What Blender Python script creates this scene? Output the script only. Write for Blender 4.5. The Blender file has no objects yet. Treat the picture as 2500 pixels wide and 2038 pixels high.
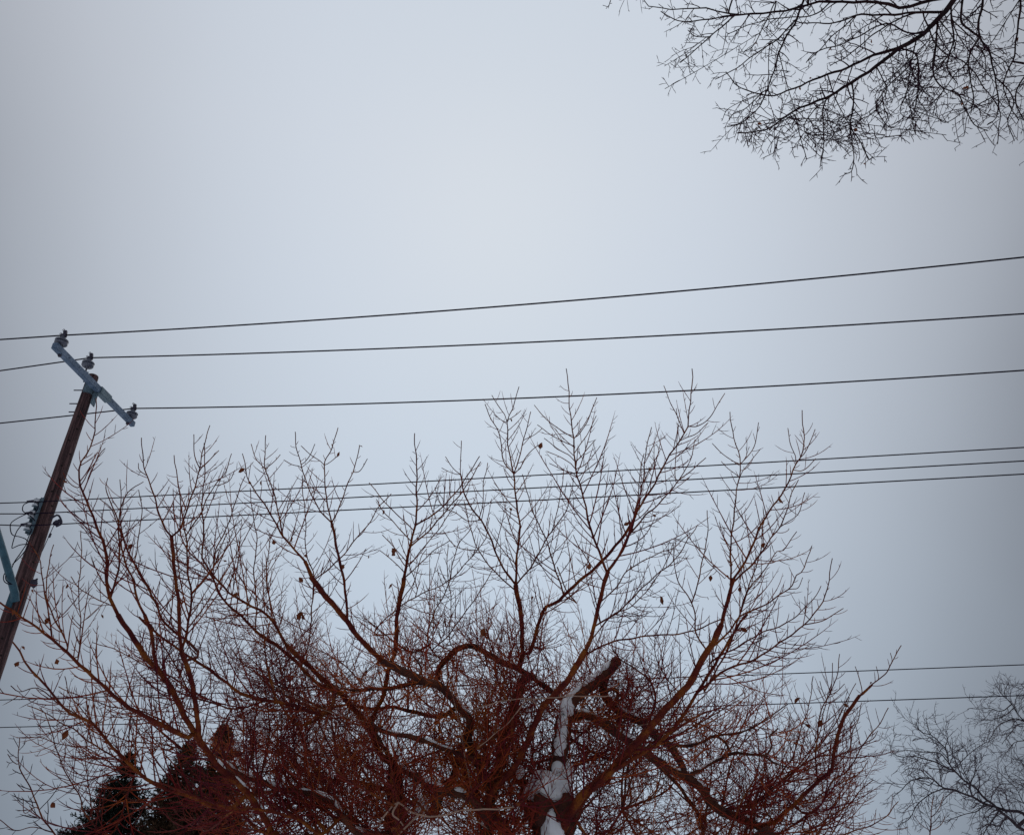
import bpy, bmesh, math
import numpy as np
from mathutils import Vector

# ------------------------------------------------------------------ camera, sky, sun, exposure
SC = bpy.context.scene
COL = SC.collection
F = 1950.0; W0, H0 = 2500.0, 2038.0
PITCH = math.radians(31.0); CP, SP = math.cos(PITCH), math.sin(PITCH)
CAM = np.array([0.0, 0.0, 1.6])
cd = bpy.data.cameras.new('camera'); cam = bpy.data.objects.new('camera', cd); COL.objects.link(cam)
cam.location = CAM; cam.rotation_euler = (math.radians(90) + PITCH, 0, 0)
cd.sensor_fit = 'HORIZONTAL'; cd.sensor_width = 36.0; cd.lens = 36.0 * F / W0
cd.clip_start = 0.05; cd.clip_end = 2000
SC.camera = cam
SUN_EL, SUN_AZ = math.radians(45), math.radians(-2)      # the veiled sun stands ahead of the camera

world = bpy.data.worlds.new('World'); SC.world = world; world.use_nodes = True
nt = world.node_tree; nt.nodes.clear()
def N(t, **k):
    n = nt.nodes.new(t)
    for a, b in k.items(): setattr(n, a, b)
    return n
wo = N('ShaderNodeOutputWorld'); bg = N('ShaderNodeBackground'); bg.inputs[1].default_value = 0.1
sky = N('ShaderNodeTexSky', sky_type='NISHITA', sun_disc=False)
sky.sun_elevation = SUN_EL; sky.sun_rotation = SUN_AZ; sky.dust_density = 5; sky.air_density = 1.5
tc = N('ShaderNodeTexCoord')
# thick cloud layer: brightest round the veiled sun, lens vignette painted in as grey toward the sides
sund = N('ShaderNodeCombineXYZ')
sund.inputs[0].default_value = math.cos(SUN_EL) * math.sin(SUN_AZ)
sund.inputs[1].default_value = math.cos(SUN_EL) * math.cos(SUN_AZ)
sund.inputs[2].default_value = math.sin(SUN_EL)
nz = N('ShaderNodeTexNoise'); nz.inputs['Scale'].default_value = 1.6; nz.inputs['Detail'].default_value = 3
nt.links.new(tc.outputs['Generated'], nz.inputs['Vector'])
dt = N('ShaderNodeVectorMath', operation='DOT_PRODUCT')
nt.links.new(tc.outputs['Generated'], dt.inputs[0]); nt.links.new(sund.outputs[0], dt.inputs[1])
sp_ = N('ShaderNodeSeparateXYZ'); nt.links.new(tc.outputs['Generated'], sp_.inputs[0])
x2 = N('ShaderNodeMath', operation='POWER'); nt.links.new(sp_.outputs[0], x2.inputs[0]); x2.inputs[1].default_value = 2
x3 = N('ShaderNodeMath', operation='MULTIPLY'); nt.links.new(x2.outputs[0], x3.inputs[0]); x3.inputs[1].default_value = .80
ab = N('ShaderNodeMath', operation='ABSOLUTE'); nt.links.new(sp_.outputs[0], ab.inputs[0]); nt.links.new(ab.outputs[0], x2.inputs[0])
od = N('ShaderNodeMath', operation='MULTIPLY_ADD'); nt.links.new(dt.outputs['Value'], od.inputs[0]); od.inputs[1].default_value = -.62; od.inputs[2].default_value = .62
ad = N('ShaderNodeMath', operation='ADD'); nt.links.new(od.outputs[0], ad.inputs[0]); nt.links.new(x3.outputs[0], ad.inputs[1])
sq = N('ShaderNodeMath', operation='SQRT'); nt.links.new(ad.outputs[0], sq.inputs[0])
nm = N('ShaderNodeMath', operation='MULTIPLY_ADD'); nt.links.new(nz.outputs[0], nm.inputs[0])
nm.inputs[1].default_value = 0.12; nt.links.new(sq.outputs[0], nm.inputs[2])
mr = N('ShaderNodeMath', operation='SUBTRACT'); nt.links.new(nm.outputs[0], mr.inputs[0]); mr.inputs[1].default_value = .06
cr = N('ShaderNodeValToRGB'); nt.links.new(mr.outputs[0], cr.inputs[0])
def S(r, g, b):   # sRGB 0..255 to linear
    return tuple(((c/255/12.92) if c/255 <= .04045 else ((c/255+.055)/1.055)**2.4) for c in (r, g, b)) + (1,)
RAMP = [(0.0, (201, 212, 224)), (0.22, (202, 212, 225)), (0.34, (197, 206, 218)), (0.45, (185, 192, 203)),
        (0.54, (168, 174, 184)), (0.62, (138, 142, 151)), (0.7, (117, 121, 129)), (1.0, (136, 141, 148))]  # last stop lightens the sky behind the camera to brighten the snow
el = cr.color_ramp.elements
while len(el) < len(RAMP): el.new(0.5)
for e, (p, c) in zip(el, RAMP): e.position = p; e.color = S(*c)
cr.color_ramp.interpolation = 'B_SPLINE'
sc10 = N('ShaderNodeVectorMath', operation='SCALE'); 
zr_ = N('ShaderNodeMapRange'); nt.links.new(sp_.outputs[2], zr_.inputs[0]); zr_.inputs[1].default_value = .05; zr_.inputs[2].default_value = .75
tint = N('ShaderNodeMix', data_type='RGBA'); nt.links.new(zr_.outputs[0], tint.inputs[0]); tint.inputs[6].default_value = (.86, .955, 1.02, 1); tint.inputs[7].default_value = (1.0, .99, .985, 1)
tm = N('ShaderNodeVectorMath', operation='MULTIPLY'); nt.links.new(cr.outputs[0], tm.inputs[0]); nt.links.new(tint.outputs[2], tm.inputs[1]); nt.links.new(tm.outputs[0], sc10.inputs[0]); sc10.inputs['Scale'].default_value = 10.0
mx = N('ShaderNodeMix', data_type='RGBA'); mx.inputs[0].default_value = 0.985
nt.links.new(sky.outputs[0], mx.inputs[6]); nt.links.new(sc10.outputs[0], mx.inputs[7])
nt.links.new(mx.outputs[2], bg.inputs[0]); nt.links.new(bg.outputs[0], wo.inputs[0])

sl = bpy.data.lights.new('sun', 'SUN'); sl.energy = 0.8; sl.angle = math.radians(60); sl.color = (1.0, .95, .9)
so = bpy.data.objects.new('sun', sl); COL.objects.link(so)
so.rotation_euler = Vector((math.cos(SUN_EL)*math.sin(SUN_AZ), math.cos(SUN_EL)*math.cos(SUN_AZ), math.sin(SUN_EL))).to_track_quat('Z', 'Y').to_euler()
vs = SC.view_settings; vs.view_transform = 'Standard'; vs.look = 'None'; vs.gamma = 1; vs.exposure = 0; vs.use_curve_mapping = False
SC.cycles.max_bounces = 5

# ------------------------------------------------------------------ helpers
rng = np.random.default_rng(7)
def ray(px, py):
    x = (px - W0/2)/F; y = (H0/2 - py)/F
    return np.array([x, CP - y*SP, SP + y*CP])
def PY(px, py, Y): d = ray(px, py); return CAM + d*(Y/d[1])
def PH(px, py, h): d = ray(px, py); return CAM + d*(h/d[2])
def proj(p):
    q = np.asarray(p) - CAM
    dep = q[..., 1]*CP + q[..., 2]*SP; y = -q[..., 1]*SP + q[..., 2]*CP
    return np.stack([W0/2 + F*q[..., 0]/dep, H0/2 - F*y/dep], -1), dep
def nrm(v): return v/np.maximum(np.linalg.norm(v, axis=-1, keepdims=True), 1e-9)

def tag(o, label=None, cat=None, group=None, kind=None):
    if label: o['label'] = label
    if cat: o['category'] = cat
    if group: o['group'] = group
    if kind: o['kind'] = kind
    return o
def empty(name, loc, label, cat, group=None):
    o = bpy.data.objects.new(name, None); COL.objects.link(o); o.location = loc; o.empty_display_size = .3
    return tag(o, label, cat, group)
def link(name, me, mat, parent=None, smooth=True):
    if mat: me.materials.append(mat)
    if smooth and len(me.polygons): me.polygons.foreach_set('use_smooth', np.ones(len(me.polygons), bool))
    o = bpy.data.objects.new(name, me); COL.objects.link(o)
    if parent:
        o.parent = parent
        o.location = -np.array(parent.location)      # vertices are in world space
    return o
def raw_mesh(name, V, Fq):
    me = bpy.data.meshes.new(name); V = np.asarray(V, np.float32); Fq = np.asarray(Fq, np.int32); k = Fq.shape[1]
    me.vertices.add(len(V)); me.vertices.foreach_set('co', V.ravel())
    me.loops.add(Fq.size); me.loops.foreach_set('vertex_index', Fq.ravel())
    me.polygons.add(len(Fq)); me.polygons.foreach_set('loop_start', np.arange(0, Fq.size, k, dtype=np.int32))
    me.polygons.foreach_set('loop_total', np.full(len(Fq), k, np.int32))
    me.update(calc_edges=True); return me
def tubes_geo(P, R, k):
    """P (N,n,3), R (N,n) -> verts, quads of closed-ended tubes"""
    P = np.asarray(P, float); R = np.asarray(R, float); Nn, n, _ = P.shape
    T = np.empty_like(P); T[:, 1:-1] = P[:, 2:] - P[:, :-2]; T[:, 0] = P[:, 1]-P[:, 0]; T[:, -1] = P[:, -1]-P[:, -2]; T = nrm(T)
    ref = np.tile(np.array([.21, .93, .3]), (Nn, 1))
    a = nrm(np.cross(T[:, 0], ref)); A = np.empty_like(P)
    for j in range(n):
        a = nrm(a - (a*T[:, j]).sum(-1, keepdims=True)*T[:, j]); A[:, j] = a
    B = np.cross(T, A)
    th = np.arange(k)*2*math.pi/k
    V = P[:, :, None] + R[:, :, None, None]*(np.cos(th)[None, None, :, None]*A[:, :, None] + np.sin(th)[None, None, :, None]*B[:, :, None])
    idx = np.arange(Nn*n*k).reshape(Nn, n, k)
    q = np.stack([idx[:, :-1], np.roll(idx, -1, 2)[:, :-1], np.roll(idx, -1, 2)[:, 1:], idx[:, 1:]], -1).reshape(-1, 4)
    return V.reshape(-1, 3), q
def joined(parts, k):
    Vs, Qs, off = [], [], 0
    for P, R in parts:
        if len(P) == 0: continue
        V, q = tubes_geo(P, R, k); Vs.append(V); Qs.append(q+off); off += len(V)
    return np.concatenate(Vs), np.concatenate(Qs)
def tube(name, pts, r, mat, parent=None, k=8):
    pts = np.asarray(pts, float); r = np.broadcast_to(np.asarray(r, float), (len(pts),))
    # rounded ends: collapse radius at both ends
    t0 = nrm(pts[0]-pts[1]); t1 = nrm(pts[-1]-pts[-2])
    P = np.concatenate([[pts[0]+t0*1e-4], pts, [pts[-1]+t1*1e-4]]); R = np.concatenate([[1e-4], r, [1e-4]])
    V, q = tubes_geo(P[None], R[None], k)
    return link(name, raw_mesh(name, V, q), mat, parent, smooth=len(pts) > 2 or k > 8)
def resample(pts, n):
    """Catmull-Rom through the points, n samples evenly spaced"""
    p = np.asarray(pts, float)
    if len(p) == 2: p = np.array([p[0], (p[0]+p[1])/2, p[1]])
    e = np.concatenate([[2*p[0]-p[1]], p, [2*p[-1]-p[-2]]]); out = []
    for i in range(1, len(e)-2):
        t = np.linspace(0, 1, 8, endpoint=False)[:, None]
        out.append(.5*((2*e[i]) + (-e[i-1]+e[i+1])*t + (2*e[i-1]-5*e[i]+4*e[i+1]-e[i+2])*t**2 + (-e[i-1]+3*e[i]-3*e[i+1]+e[i+2])*t**3))
    out = np.concatenate(out + [e[-2][None]])
    s = np.concatenate([[0], np.cumsum(np.linalg.norm(np.diff(out, axis=0), axis=1))]); u = np.linspace(0, s[-1], n)
    return np.stack([np.interp(u, s, out[:, i]) for i in range(out.shape[1])], 1)
def along(P, R, i, t):
    """points, tangents, radii at parameter t on curves i"""
    n = P.shape[1]; f = np.clip(t, 0, .9999)*(n-1); j = f.astype(int); w = (f-j)[:, None]
    p = P[i, j]*(1-w) + P[i, j+1]*w; tan = nrm(P[i, j+1]-P[i, j]); r = R[i, j]*(1-w[:, 0]) + R[i, j+1]*w[:, 0]
    return p, tan, r
def grow(start, d, length, r0, r1, n, up, crook, bud=0.0, upvec=(0, 0, 1)):
    """vectorised shoots that bend toward upvec; alternate nodes get a bud bulge"""
    Nn = len(start); P = np.empty((Nn, n, 3)); P[:, 0] = start; d = nrm(d); st = (length/(n-1))[:, None]; u = np.array(upvec, float)
    up = np.broadcast_to(np.asarray(up, float), (Nn,))[:, None]
    for j in range(1, n):
        P[:, j] = P[:, j-1] + d*st
        d = nrm(d + up*u/(n-1) + rng.normal(0, crook, (Nn, 3)))
    t = np.linspace(0, 1, n)[None]; R = r0[:, None]*(1-t) + r1[:, None]*t
    if bud: R = R*(1 + bud*(np.arange(n) % 2)[None]*(t > .2))
    R[:, -1] *= .35
    return P, R
def spawn(P, R, per, t0, t1, lens, ang, up, crook, n, rmax, tipr, az_sd=.8, bud=0.0, upvec=(0, 0, 1), pw=1.0):
    """children on curves: per (N,) counts; lens(t, parent length) metres; two-ranked in the frame of the parent"""
    L = np.linalg.norm(np.diff(P, axis=1), axis=2).sum(1)
    per = np.asarray(per); per = np.floor(per + rng.random(len(per))).astype(int)
    i = np.repeat(np.arange(len(P)), per)
    if len(i) == 0: return np.zeros((0, n, 3)), np.zeros((0, n)), i
    rank = np.concatenate([np.arange(c) for c in per]); cnt = per[i]
    t = t0 + (t1-t0)*((rank + rng.uniform(.1, .9, len(i)))/cnt)**pw
    p, tan, r = along(P, R, i, t)
    view = nrm(p - CAM)
    s = nrm(np.cross(tan, view)); b = np.cross(tan, s)
    az = np.where(rank % 2 == 0, 0, math.pi) + rng.normal(0, az_sd, len(i))
    a = ang + rng.normal(0, .17, len(i))
    d = np.cos(a)[:, None]*tan + np.sin(a)[:, None]*(np.cos(az)[:, None]*s + np.sin(az)[:, None]*b)
    ln = lens(t, L[i]) * rng.uniform(.55, 1.25, len(i))
    r0 = np.minimum(r*.75, rmax*(.55 + .45*np.clip(ln/ln.mean(), 0, 1.6)))
    r0 = np.maximum(r0, tipr)
    C, CR = grow(p, d, ln, r0, np.full(len(i), tipr), n, up, crook, bud, upvec)
    return C, CR, i

# ------------------------------------------------------------------ materials
def mat(name, col, rough=.85, col2=None, scale=6, bump=0.0, bscale=30, stretch=None, col3=None, metal=0, spec=.3):
    m = bpy.data.materials.new(name); m.use_nodes = True; t = m.node_tree; b = t.nodes['Principled BSDF']
    b.inputs['Roughness'].default_value = rough; b.inputs['Metallic'].default_value = metal
    b.inputs['Specular IOR Level'].default_value = spec
    tcn = t.nodes.new('ShaderNodeTexCoord'); mp = t.nodes.new('ShaderNodeMapping'); t.links.new(tcn.outputs['Object'], mp.inputs[0])
    if stretch: mp.inputs['Scale'].default_value = stretch
    if col2 is None: b.inputs['Base Color'].default_value = (*col, 1)
    else:
        n = t.nodes.new('ShaderNodeTexNoise'); n.inputs['Scale'].default_value = scale; n.inputs['Detail'].default_value = 6; n.inputs['Roughness'].default_value = .65
        t.links.new(mp.outputs[0], n.inputs['Vector']); r = t.nodes.new('ShaderNodeValToRGB'); t.links.new(n.outputs[0], r.inputs[0])
        r.color_ramp.elements[0].position = .36; r.color_ramp.elements[0].color = (*col, 1)
        r.color_ramp.elements[1].position = .62; r.color_ramp.elements[1].color = (*col2, 1)
        if col3 is not None: e = r.color_ramp.elements.new(.5); e.color = (*col3, 1)
        t.links.new(r.outputs[0], b.inputs['Base Color'])
    if bump:
        n2 = t.nodes.new('ShaderNodeTexNoise'); n2.inputs['Scale'].default_value = bscale; n2.inputs['Detail'].default_value = 5
        t.links.new(mp.outputs[0], n2.inputs['Vector']); bp = t.nodes.new('ShaderNodeBump'); bp.inputs['Strength'].default_value = bump; bp.inputs['Distance'].default_value = .03
        t.links.new(n2.outputs[0], bp.inputs['Height']); t.links.new(bp.outputs[0], b.inputs['Normal'])
    return m
M_young = mat('young_bark', (.085, .010, .012), .85, (.27, .078, .014), 5.0, 1.0, 55, col3=(.150, .024, .012), spec=.15)
M_old = mat('old_bark', (.040, .013, .013), .95, (.13, .042, .022), 7, 1.0, 25)
M_twig = mat('twig_bark', (.11, .008, .018), .8, (.30, .066, .014), 1.3, 0, col3=(.18, .018, .014), spec=.15)
M_inner_lift = mat('inner_twig_bark_lightened', (.20, .020, .020), .8, (.50, .135, .025), 1.6, 0, col3=(.32, .045, .018), spec=.15)  # redder young shoots, colour also lightened to offset weak light inside the crown
M_tip = mat('twig_tip_bark', (.050, .007, .018), .85, (.13, .028, .014), 1.3, spec=.1)
M_pale = mat('dead_bark', (.26, .15, .11), .9, (.42, .27, .20), 9, .4)
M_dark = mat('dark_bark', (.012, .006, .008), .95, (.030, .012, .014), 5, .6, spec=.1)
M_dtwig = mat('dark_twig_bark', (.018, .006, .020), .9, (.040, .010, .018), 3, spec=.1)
M_far = mat('hazed_far_bark', (.025, .018, .026), .9, (.05, .034, .04), 1.5)  # distance haze mixed into the bark colour as bluish grey
M_fartwig = mat('hazed_far_twig_bark', (.05, .038, .058), .9, (.085, .055, .07), 1.0)  # paler bluish twigs, distance haze put into the colour
M_leaf = mat('dead_leaf', (.10, .018, .010), .8, (.26, .07, .015), 12)
M_snow = mat('snow', (.86, .87, .92), .7, (.90, .91, .95), 3, .5, 14)
M_needle = mat('spruce_needles', (.004, .009, .006), .85, (.012, .018, .010), 3)
M_cedar = mat('cedar_foliage', (.020, .012, .006), .85, (.065, .030, .012), 2.5)
M_wood = mat('weathered_pole_wood', (.020, .011, .014), .9, (.17, .092, .090), 9, 1.0, 30, (3, 3, .16), col3=(.070, .036, .038))
M_gal = mat('galvanised_steel', (.07, .11, .14), .55, (.14, .20, .24), 14, .1, 60, metal=.25)
M_arm = mat('fibreglass_crossarm', (.055, .095, .155), .6, (.14, .195, .28), 7, .15, 50)
M_lamp = mat('painted_blue_steel', (.018, .065, .095), .5, (.035, .10, .14), 8, .1, 50)
M_porc = mat('grey_porcelain', (.06, .065, .09), .3, (.11, .12, .16), 10, spec=.5)
M_iron = mat('dark_iron', (.03, .025, .045), .6, (.05, .045, .07), 12)
M_spool = mat('pale_porcelain', (.5, .52, .56), .35, (.6, .62, .66), 12, spec=.5)
M_wire = mat('dark_conductor', (.010, .006, .018), .9, spec=.05)
M_hole = mat('dark_hole', (.012, .008, .008), .95)

_b = M_snow.node_tree.nodes['Principled BSDF']; _b.inputs['Subsurface Weight'].default_value = .7; _b.inputs['Subsurface Radius'].default_value = (1, 1, 1.1); _b.inputs['Subsurface Scale'].default_value = .06
M_ground = mat('ground_snow', (.84, .86, .91), .8, (.88, .89, .93), .6, .4, 4)

# ------------------------------------------------------------------ ground
gx = np.concatenate([np.linspace(-300, -30, 10), np.linspace(-26, 26, 53), np.linspace(30, 300, 10)]); gy = np.concatenate([np.linspace(-120, -12, 6), np.linspace(-10, 40, 51), np.linspace(44, 600, 16)])
GX, GY = np.meshgrid(gx, gy)
GZ = (.05*np.sin(GX*.7+1)*np.cos(GY*.5) + .03*np.sin(GX*1.9)*np.sin(GY*1.3+2)) - .08
ii = np.arange(GX.size).reshape(GX.shape)
g = link('ground', raw_mesh('ground', np.stack([GX, GY, GZ], -1).reshape(-1, 3),
     np.stack([ii[:-1, :-1], ii[:-1, 1:], ii[1:, 1:], ii[1:, :-1]], -1).reshape(-1, 4)), M_ground)
tag(g, 'snow covered ground under the trees', kind='structure')

# ------------------------------------------------------------------ traced limbs
REG = {'A': (0, 900, 2.3667), 'B': (800, 900, 2.48), 'C': (1400, 900, 2.17), 'D': (0, 1500, 2.6625), 'E': (700, 1400, 2.6625),
       'G': (1300, 1500, 2.6625), 'T': (1450, 0, 2.0286), 'R': (2000, 1560, 3.632), 'Z': (0, 0, 1.0)}
def trace(reg, s):
    x0, y0, k = REG[reg]
    return np.array([[x0 + float(a.split(',')[0])/k, y0 + float(a.split(',')[1])/k] for a in s.split()])

class Tree:
    def __init__(self, root, names=None): self.root = root; self.P = []; self.R = []; self.opt = []; self.px = []; self.dep = []
    def limb(self, reg, s, w0, w1, dY=0.0, Y0=None, kind='young', n=28, wob=1.0, snow=None, mat=None, **o):
        px = trace(reg, s)
        start = None; allpx = np.concatenate(self.px); allP = np.concatenate(self.P)
        d2 = ((allpx-px[0])**2).sum(1)
        if Y0 is not None: d2 = d2 + ((allP[:, 1]-Y0)*60)**2
        k = np.argmin(d2); dd = math.sqrt(((allpx[k]-px[0])**2).sum())
        if Y0 is None or dd < 260:
            start = allP[k]
            if Y0 is None: Y0 = start[1]
            if dd > 14: px = np.concatenate([allpx[k][None], px])
        q = resample(px, n); t = np.linspace(0, 1, n)
        ph = rng.uniform(0, 6.28, 4)
        L = np.linalg.norm(np.diff(q, axis=0), axis=1).sum()
        nrmv = np.stack([-np.gradient(q[:, 1]), np.gradient(q[:, 0])], 1); nrmv = nrm(nrmv)
        amp = wob*min(1.7, L*.0045)
        q = q + nrmv*(amp*np.sin(t*L/23+ph[0])*np.minimum(1, t*5))[:, None] + nrmv*(amp*.6*np.sin(t*L/9+ph[1])*np.minimum(1, t*5))[:, None]
        Y = Y0 + dY*t**.9 + .12*np.sin(t*L/120+ph[2])*np.minimum(1, t*4)
        P = np.array([PY(a, b, y) for (a, b), y in zip(q, Y)])
        if start is not None:
            P = P + (start-P[0])[None]*np.clip(1-t*6, 0, 1)[:, None]
        pp, dep = proj(P)
        w0 = w0*(.71 if kind == 'young' else .82); R = (w0*(1-t)**1.15 + w1*(1-(1-t)**1.15))*.5/F*dep
        lump = 1+.04*np.sin(t*L/7+ph[3])+.045*rng.normal(0, 1, n)
        self.P.append(P); self.R.append(R*lump); self.px.append(pp); self.dep.append(dep)
        self.opt.append(dict(kind=kind, L=L, name=o.get('name', 'limb'), mat=mat, tw=o.get('tw', 1.0)))
        return len(self.P)-1
    def arrays(self, kinds=None):
        i = [j for j, o in enumerate(self.opt) if kinds is None or o['kind'] in kinds]
        return np.array([self.P[j] for j in i]), np.array([self.R[j] for j in i]), np.array([self.opt[j]['tw'] for j in i])
    def build(self, young, old):
        for P, R, o in zip(self.P, self.R, self.opt):
            m = o['mat'] or (old if o['kind'] in ('old', 'trunk', 'bare') else young)
            tube(o['name'], P, R, m, self.root, k=12 if R.max() > .05 else 7)
def lengths(P): return np.linalg.norm(np.diff(P, axis=1), axis=2).sum(1)

# ================================================================== THE BIG POLLARDED TREE
base = np.array([0.35, 8.3, 0.0])
root = empty('pollarded_tree', base, 'wide leafless pollarded tree filling the lower middle, upright red-brown shoots on old snow-dusted limbs', 'tree')
T = Tree(root)
def world_limb(t, pts, r0, r1, kind, name, n=28, mat=None, tw=1.0):
    P = resample(pts, n); tt = np.linspace(0, 1, n); R = r0*(1-tt) + r1*tt
    R = R*(1+.07*np.sin(tt*19+rng.uniform(0, 6))+.04*np.sin(tt*47)); pp, dep = proj(P)
    t.P.append(P); t.R.append(R); t.px.append(pp); t.dep.append(dep)
    t.opt.append(dict(kind=kind, L=500, name=name, mat=mat, tw=tw)); return len(t.P)-1
# stems from the ground up to where the photograph begins
world_limb(T, [base+[0, 0, -.2], base+[0, 0, .5], base+[.03, -.05, .95]], .42, .30, 'trunk', 'trunk')
crown0 = base+[.03, -.05, .8]
world_limb(T, [crown0, crown0+[.12, -.1, .5], PY(1350, 2080, 8.0), PY(1362, 1990, 8.0)], .24, .19, 'old', 'stem')
world_limb(T, [crown0, crown0+[-.5, .0, .45], PY(985, 2100, 8.4), PY(965, 2038, 8.4), PY(966, 1960, 8.4), PY(964, 1870, 8.4)], .20, .07, 'old', 'stem')
world_limb(T, [crown0, crown0+[-1.0, -.3, .5], PY(720, 2100, 7.6), PY(665, 2038, 7.6)], .13, .055, 'young', 'stem')
world_limb(T, [crown0, crown0+[.9, .2, .5], PY(1790, 2110, 8.4), PY(1885, 2033, 8.4)], .16, .075, 'old', 'stem')
world_limb(T, [crown0, PY(1195, 2090, 8.1), PY(1192, 2038, 8.1)], .14, .085, 'old', 'stem')
LB = T.limb
# --- old dark limbs
LB('G', '180,1300 170,1180 165,1000 180,860 200,720 215,660', 58, 42, .0, 8.0, 'old', name='old_limb')
LB('G', '190,690 260,560 380,460 460,395 552,300', 36, 27, .1, None, 'old', wob=.4, name='broken_limb')
SN4 = LB('G', '215,690 330,655 430,690 540,760 640,830 760,920 880,990 1000,1060 1100,1130 1160,1220 1230,1280 1330,1320 1440,1360 1560,1420', 27, 22, .5, None, 'old', name='old_limb')
SN5 = LB('G', '520,345 470,420 460,500 520,590 620,660 720,710 800,790 900,860 1000,1060', 27, 18, .3, None, 'old', name='old_limb')
LB('G', '480,490 535,485 555,520 540,560', 12, 9, .1, None, 'old')
LB('G', '640,650 700,700 760,660 795,600 800,500 760,430 690,370 600,310 520,220', 9, 3, -.3, None, 'old', wob=1.5)
SN6 = LB('G', '1010,1050 1100,1000 1200,940 1320,900 1420,912 1510,910 1555,850 1540,790 1600,740', 13, 4, -.3, None, 'old')
LB('G', '1510,910 1550,950 1640,985 1700,990', 6, 3, .1, None, 'old')
LB('G', '880,850 1000,850 1100,830 1180,790 1250,830 1290,890', 11, 6, -.1, None, 'old')
LB('G', '1180,790 1300,770 1420,740 1560,650 1660,580', 7, 2, .2, None, 'old')
LB('G', '200,1290 130,1240 40,1180 -50,1100 -110,1060', 34, 20, .3, None, 'old')
SN8 = LB('E', '1560,650 1450,590 1350,550 1250,490 1170,465 1100,490 1050,545 1000,600 980,690', 19, 14, .3, 8.1, 'old', name='old_limb')
LB('E', '1310,1699 1320,1500 1350,1380 1390,1200 1400,1080 1440,950 1500,800 1560,660', 34, 20, -.1, 8.1, 'old', name='stem')
SN7 = LB('E', '1340,1420 1250,1250 1180,1080 1200,960 1100,850 1000,730 880,690 720,620 620,560', 26, 18, -.3, None, 'old', name='old_limb')
SN2 = LB('E', '720,1240 800,1290 900,1350 1000,1400 1150,1440 1250,1500 1310,1600', 20, 24, .1, 7.7, 'old', name='old_limb')
SN3 = LB('E', '545,978 600,1010 750,1050 900,1090 1050,1140 1180,1200 1320,1230', 13, 14, .2, 7.8, 'old')
LB('E', '960,1560 1010,1420 1080,1320 1110,1200 1170,1060 1190,960', 26, 18, .3, 8.6, 'old')
LB('E', '1300,1620 1220,1480 1190,1380 1140,1270 1150,1160', 18, 12, .3, 8.6, 'old')
SN1 = LB('D', '2330,1420 2200,1260 2130,1195 2000,1160 1850,1130 1700,1090 1560,1030 1440,950 1385,928', 22, 14, .2, 7.7, 'old', name='old_limb')
LB('E', '1310,1500 1400,1640 1480,1740', 24, 24, -.2, None, 'old')
LB('E', '980,740 850,710 700,740 560,750 420,760 300,720', 18, 3, .5, None, 'old')
LB('E', '1000,930 850,900 700,870 560,880 420,850 260,870 100,880 -40,860', 15, 3, .8, 8.6, 'old')
LB('E', '960,1560 820,1500 650,1400 480,1360 300,1330 100,1290', 16, 3, 1.1, 8.6, 'old')
LB('G', '560,690 600,760 640,900 620,1000 600,1140 580,1270', 9, 5, .3, None, 'old')
LB('G', '760,930 900,1060 1000,1180 1080,1300 1110,1430', 12, 8, .6, None, 'old')
LB('G', '1230,1280 1180,1200 1100,1180 1040,1230', 9, 4, .6, None, 'old')
# --- left leaders
LB('D', '1780,1440 1730,1330 1660,1220 1560,1110 1450,1010 1380,930 1300,830 1220,690 1130,520 1040,370 940,270 850,130 770,0', 24, 12, -.9, 7.6)
LB('A', '690,1400 640,1310 615,1200 612,1080 590,980 540,860 490,750 470,690 458,600 475,530 520,450 548,360 557,260 555,170', 12, 2.2, -.5)
LB('A', '475,680 500,610 550,540 580,490 610,460', 3.5, 2, -.1)
LB('A', '472,695 420,675 385,640 365,600', 3.5, 1.8, 0)
LB('A', '645,1320 680,1180 690,1000 688,870 715,745 770,690 830,655', 8, 2, .3)
LB('A', '688,880 650,800 615,700 622,632', 5, 2, .1)
LB('D', '1310,810 1290,740 1270,560 1240,420 1180,240', 17, 12, -.2)
LB('A', '1045,1640 1035,1440 1020,1250 1000,1080 990,970', 12, 8, -.3)
LB('A', '990,970 950,920 915,820 895,740 850,630 830,560 826,480 818,398', 7, 2, -.2)
LB('A', '850,620 805,585 800,545', 3, 1.8, 0)
LB('A', '990,970 1040,920 1080,820 1120,700 1150,580 1180,450 1210,327', 7, 2, .2)
LB('A', '1150,575 1125,500 1120,380', 3.5, 2, 0)
LB('A', '1145,590 1200,540 1265,472', 3, 1.8, 0)
LB('A', '1045,1640 1080,1530 1095,1400 1105,1300 1085,1150 1075,1000 1050,800 1030,700 1010,500', 9, 2, .6)
LB('A', '1105,1300 1180,1220 1240,1130 1290,1000 1330,930 1395,870', 5, 2, .3)
LB('D', '1230,800 1080,730 900,640 760,540 640,440 540,340 430,240 330,160 230,70 130,10 20,-60 -60,-120', 17, 4, -1.0)
LB('A', '390,1600 360,1530 320,1450 270,1330 265,1250 285,1130 308,1015', 6, 2, -.2)
LB('A', '310,1560 285,1450 265,1320 240,1180 222,1090 170,1000', 6, 2, .2)
LB('A', '455,1650 465,1500 455,1330 465,1150 470,935', 4, 2, .3)
LB('D', '1480,1260 1230,1180 1100,1140 930,1050 800,930 700,820 590,700 470,650 370,550 300,470 240,400 180,330 130,240 80,180', 16, 4, -.9, 7.7)
LB('D', '590,700 480,640 360,560 250,480 130,500 70,460', 5, 2, -.2)
LB('D', '930,1050 780,950 600,840 480,740 380,700 300,640 180,585', 7, 2, .4)
LB('D', '1060,380 1020,320 1000,250 990,150 940,0', 11, 9, -.1)
LB('A', '835,1425 790,1330 770,1230 735,1140 705,1040 690,940 640,800 575,750', 9, 2, -.2)
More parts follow.
